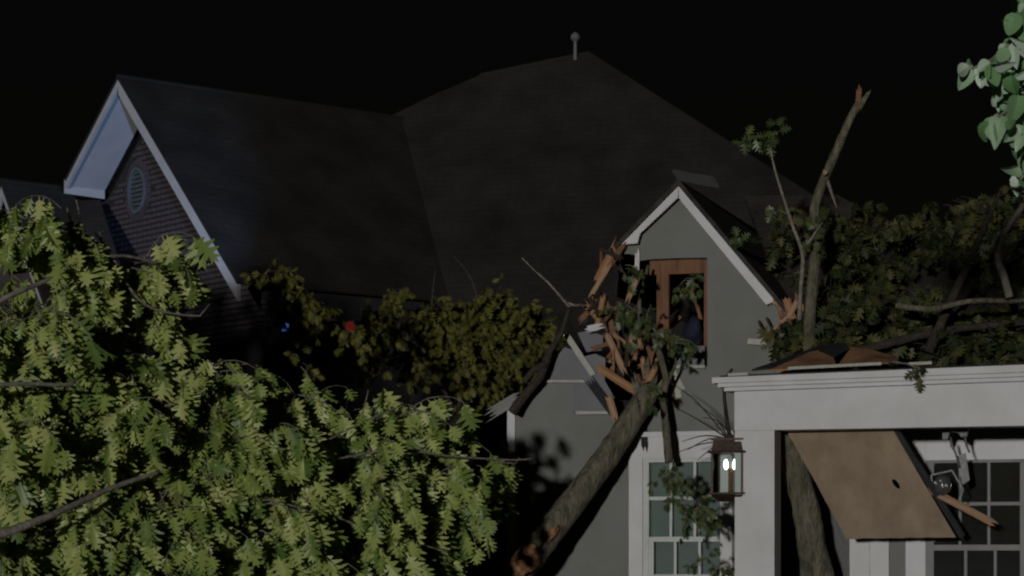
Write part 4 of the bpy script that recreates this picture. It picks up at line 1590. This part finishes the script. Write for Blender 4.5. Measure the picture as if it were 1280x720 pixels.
# bare twigs between the lantern and the wall
bt = thing('bare_branch', 'bare dark twigs bunched above the wall lantern', 'branch')
o_ = GP(913, 548, -1.4)
ends = [(842, 508), (868, 503), (878, 522), (852, 552), (846, 566), (860, 562), (872, 575), (888, 512), (895, 530), (838, 478), (905, 515)]
for k, (ex, ey) in enumerate(ends):
    e_ = GP(ex, ey, -1.1 - 0.5 * rnd.random())
    m1 = o_.lerp(e_, 0.5) + Vector((rnd.uniform(-0.06, 0.06), rnd.uniform(-0.1, 0.1), rnd.uniform(0.0, 0.09)))
    mb = MB()
    limb(mb, [o_ + Vector((rnd.uniform(-0.03, 0.06), 0, rnd.uniform(-0.03, 0.03))), m1, e_], 0.010, 0.0035, 6, 0.1, 0.06)
    mb.build('twig', M['bark_dark'], bt, True)
mb = MB()
limb(mb, [GP(922, 560, -1.35), o_, GP(908, 520, -1.4), GP(905, 480, -1.5), GP(915, 462, -1.7)], 0.028, 0.016, 7)
mb.build('limb', M['bark_dark'], bt, True)

# trunk standing inside the porch
pt = thing('leaning_trunk', 'bark-covered tree trunk leaning inside the porch behind the plywood', 'trunk')
mb = MB()
gb = GP(1035, 760, PV + 1.05)
limb(mb, [Vector((gb.x + 0.1, gb.y, 0.1)), GP(1032, 745, PV + 1.05), GP(1016, 690, PV + 1.0), GP(1008, 640, PV + 0.95), GP(994, 585, PV + 0.9), GP(986, 545, PV + 0.8), GP(975, 500, PV + 0.7)], 0.175, 0.125, 16, 0.06, 0.08)
mb.build('bark_stem', M['bark'], pt, True)

# ------------------------------------------------------------------ fallen crown on the porch roof and its broken upright limb
fc = thing('toppled_tree', 'dim green toppled tree heaped over the porch roof at right', 'fallen tree')
cb = [(1080, 330, 60, 50, 27.5, 0.7), (1150, 305, 70, 46, 28.0, 0.8), (1225, 290, 60, 44, 28.3, 0.8), (1008, 335, 36, 46, 28.0, 0.4, 0.8), (1060, 290, 34, 30, 28.4, 0.4, 0.6), (1190, 350, 80, 50, 27.5, 0.8), (1120, 400, 80, 36, 26.6, 0.7), (1230, 410, 70, 40, 26.6, 0.8), (1040, 400, 34, 36, 26.6, 0.4, 1.8),
      (1280, 330, 50, 90, 27.5, 0.8), (1025, 425, 34, 14, 25.8, 0.3, 2.6), (1200, 435, 90, 16, 25.8, 0.5), (1185, 240, 40, 20, 28.6, 0.5, 0.35), (985, 445, 24, 7, 25.6, 0.2, 2.5), (1340, 300, 60, 110, 27.5, 0.9)]
tw, lv = crown(31, cb, 950, 0.19, 0.38, 7, down=0.7, shell=0.5, face=(0.1, -0.6, 0.6), clump=6, spread=0.45)
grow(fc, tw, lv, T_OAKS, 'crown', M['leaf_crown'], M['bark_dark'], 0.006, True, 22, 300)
for pts, r0, r1, mt_ in [
    ([GP(1012, 470, -0.9), GP(1012, 400, -0.7), GP(1017, 340, -0.6), GP(1022, 290, -0.55), GP(1018, 262, -0.55), GP(1030, 225, -0.5), GP(1050, 178, -0.45), GP(1062, 150, -0.42), GP(1074, 128, -0.4)], 0.072, 0.040, 'bark'),
    ([GP(1033, 222, -0.5), GP(1039, 240, -0.48), GP(1046, 260, -0.45)], 0.022, 0.008, 'twig'),
    ([GP(1120, 382, -0.9), GP(1165, 386, -0.9), GP(1215, 376, -0.8), GP(1275, 376, -0.7), GP(1310, 366, -0.6)], 0.035, 0.022, 'bark'),
    ([GP(1262, 372, -0.9), GP(1255, 345, -0.9), GP(1247, 322, -0.9), GP(1250, 300, -0.9), GP(1262, 280, -0.9), GP(1280, 255, -0.9)], 0.045, 0.032, 'twig'),
    ([GP(1160, 440, -0.6), GP(1210, 330, -0.3), GP(1250, 240, 0.2)], 0.06, 0.02, 'bark_dark'),
    ([GP(1012, 455, -0.9), GP(1100, 432, -0.6), GP(1190, 412, -0.3), GP(1320, 400, 0.0)], 0.06, 0.03, 'bark_dark'),
]:
    mb = MB()
    limb(mb, pts, r0, r1, 10, 0.08, 0.07)
    mb.build('limb', M[mt_], fc, True)
# torn tip of the upright limb
for k in range(5):
    a0 = (1072 + rnd.uniform(-3, 4), 134)
    a1 = (a0[0] + rnd.uniform(-2, 10), a0[1] - rnd.uniform(8, 22))
    p0, p1 = GP(a0[0], a0[1], -0.42), GP(a1[0], a1[1], -0.42)
    v, f = splinter_mesh((p1 - p0).length, 0.04, 0.04, rnd)
    x = (p1 - p0).normalized()
    y = (GF.v - x * GF.v.dot(x)).normalized()
    z_ = x.cross(y)
    c0 = (p0 + p1) / 2
    o = mesh_obj('torn_tip', v, f, M['framing'] if k % 2 else M['bark'], fc)
    o.matrix_local = Matrix(((x.x, y.x, z_.x, c0.x), (x.y, y.y, z_.y, c0.y), (x.z, y.z, z_.z, c0.z), (0, 0, 0, 1)))
wd = lump('torn_wood', GP(1032, 215, -0.62), 0.03, 0.02, 0.03, M['wood_pale'], 9)
wd.parent = fc

# thin leafy shoot left of the upright limb
sh = thing('leafy_shoot', 'thin upright shoot with a leaf tuft left of the broken upright limb', 'branch')
for pts, r0, r1 in [
    ([GP(999, 400, -0.75), GP(1001, 360, -0.8), GP(1003, 318, -0.8), GP(990, 280, -0.8), GP(978, 243, -0.8), GP(968, 210, -0.8), GP(962, 180, -0.8)], 0.028, 0.010),
    ([GP(1003, 316, -0.8), GP(1018, 292, -0.8), GP(1028, 278, -0.8)], 0.018, 0.007),
    ([GP(985, 268, -0.8), GP(974, 262, -0.8)], 0.008, 0.005),
]:
    mb = MB()
    limb(mb, pts, r0, r1, 7, 0.06, 0.08)
    mb.build('stem', M['twig'], sh, True)
rg = np.random.RandomState(77)
lv = []
for (cx, cy, n, s) in ((960, 172, 9, 0.20), (945, 172, 4, 0.18), (932, 172, 5, 0.18), (974, 160, 4, 0.2), (968, 262, 6, 0.14), (920, 297, 8, 0.15), (985, 265, 3, 0.13), (1022, 285, 7, 0.13), (1015, 300, 6, 0.13), (1150, 466, 10, 0.16), (1178, 0, 0, 0)):
    for k in range(n):
        vv = -2.12 if cy > 400 else (-0.36 if cy == 297 else -0.8)
        b0 = np.array(GP(cx, cy, vv)) + rg.normal(0, 0.02, 3)
        d = rg.normal(0, 1, 3) * np.array([1, 0.5, 0.9]) + np.array([0, -0.1, -0.25])
        lv.append((b0, d, np.array([-0.3, -1.0, 0.3]) + rg.normal(0, 0.4, 3), s * rg.uniform(0.7, 1.1)))
pos, dirs, nrm, size = arr(lv)
keep = [i for i in range(len(lv)) if pix(pos[i])[1] < 400]
leaf_objects(T_OAKS, 'shoot', pos[keep], dirs[keep], nrm[keep], size[keep], M['leaf_debris'], sh)
sg = thing('leaf_sprig', 'small dark leaf sprig hanging over the white porch cornice', 'leaf sprig')
keep = [i for i in range(len(lv)) if pix(pos[i])[1] >= 400]
leaf_objects(T_OAKS, 'sprig', pos[keep], dirs[keep], nrm[keep], size[keep], M['leaf_crown'], sg)
mb = MB()
limb(mb, [GP(1110, 452, -2.0), GP(1135, 455, -2.12), GP(1160, 465, -2.13)], 0.012, 0.006, 6)
mb.build('stem', M['twig'], sg, True)

# ------------------------------------------------------------------ branch with rounded leaves at the top right, near us
rt = thing('round_leaf_tree', 'pale round-leaved branch hanging in at the top right corner', 'tree')
rg = np.random.RandomState(19)
lv = []
spots = [(1262, 20, 2), (1275, 35, 3), (1248, 62, 3), (1262, 58, 3), (1236, 82, 3), (1222, 86, 3), (1212, 84, 2), (1252, 92, 3), (1272, 95, 3), (1262, 122, 3), (1276, 130, 3), (1238, 150, 3), (1252, 152, 3), (1268, 155, 3), (1280, 170, 3), (1272, 185, 3), (1274, 205, 4), (1268, 222, 2), (1280, 150, 3), (1246, 108, 2), (1282, 5, 3), (1268, 75, 3), (1290, 60, 4), (1295, 140, 4), (1300, 200, 4), (1290, 15, 4)]
for (cx, cy, n) in [(x + 9, y, n) for (x, y, n) in spots]:
    for k in range(n + 2):
        b0 = np.array(P(cx + rg.uniform(-9, 9), cy + rg.uniform(-9, 3), 10.0 + rg.uniform(-0.25, 0.25)))
        d = rg.normal(0, 0.55, 3) + np.array([-0.25, -0.2, -0.9])
        lv.append((b0, d, np.array([-0.35, -0.9, 0.35]) + rg.normal(0, 0.75, 3), 0.084 * rg.uniform(0.7, 1.25)))
pos, dirs, nrm, size = arr(lv)
leaf_objects(T_ROUND, 'round', pos, dirs, nrm, size, M['leaf_round'], rt)
tk = Vector((P(1620, 700, 11).x, 11.0, 0))
mb = MB()
limb(mb, [tk + Vector((0, 0, -0.1)), tk + Vector((0.02, 0, 1.5)), tk + Vector((-0.05, 0, 3.0)), tk + Vector((0.05, 0, 4.6))], 0.16, 0.08, 12)
mb.build('trunk', M['bark'], rt, True)
for pts in ([tk + Vector((-0.05, 0, 3.0)), P(1400, 20, 10.4), P(1320, 30, 10.1), P(1280, 40, 10.0), P(1240, 75, 10.0), P(1215, 86, 10.0)], [P(1400, 20, 10.4), P(1330, 100, 10.1), P(1285, 118, 10.0), P(1240, 152, 10.0)], [P(1330, 100, 10.1), P(1295, 160, 10.0), P(1275, 200, 10.0)]):
    mb = MB()
    limb(mb, pts, 0.022, 0.005, 7)
    mb.build('limb', M['twig'], rt, True)
# unseen crown added above and right of the frame to shade the porch heap
shade_canopy = [(1500, 60, 150, 140, 11.5, 0.9), (1420, -160, 160, 110, 11.5, 1.0), (1620, -100, 170, 160, 11.5, 1.0), (1220, -230, 140, 90, 11.8, 0.9), (1000, -260, 130, 80, 12.0, 0.8)]
tw, lv2 = crown(41, shade_canopy, 520, 0.16, 0.4, 7, down=0.6, shell=0.55)
pos, dirs, nrm, size = arr(lv2)
leaf_mass('foliage', T_OVAL, pos, dirs, nrm, size, M['leaf_round'], rt)
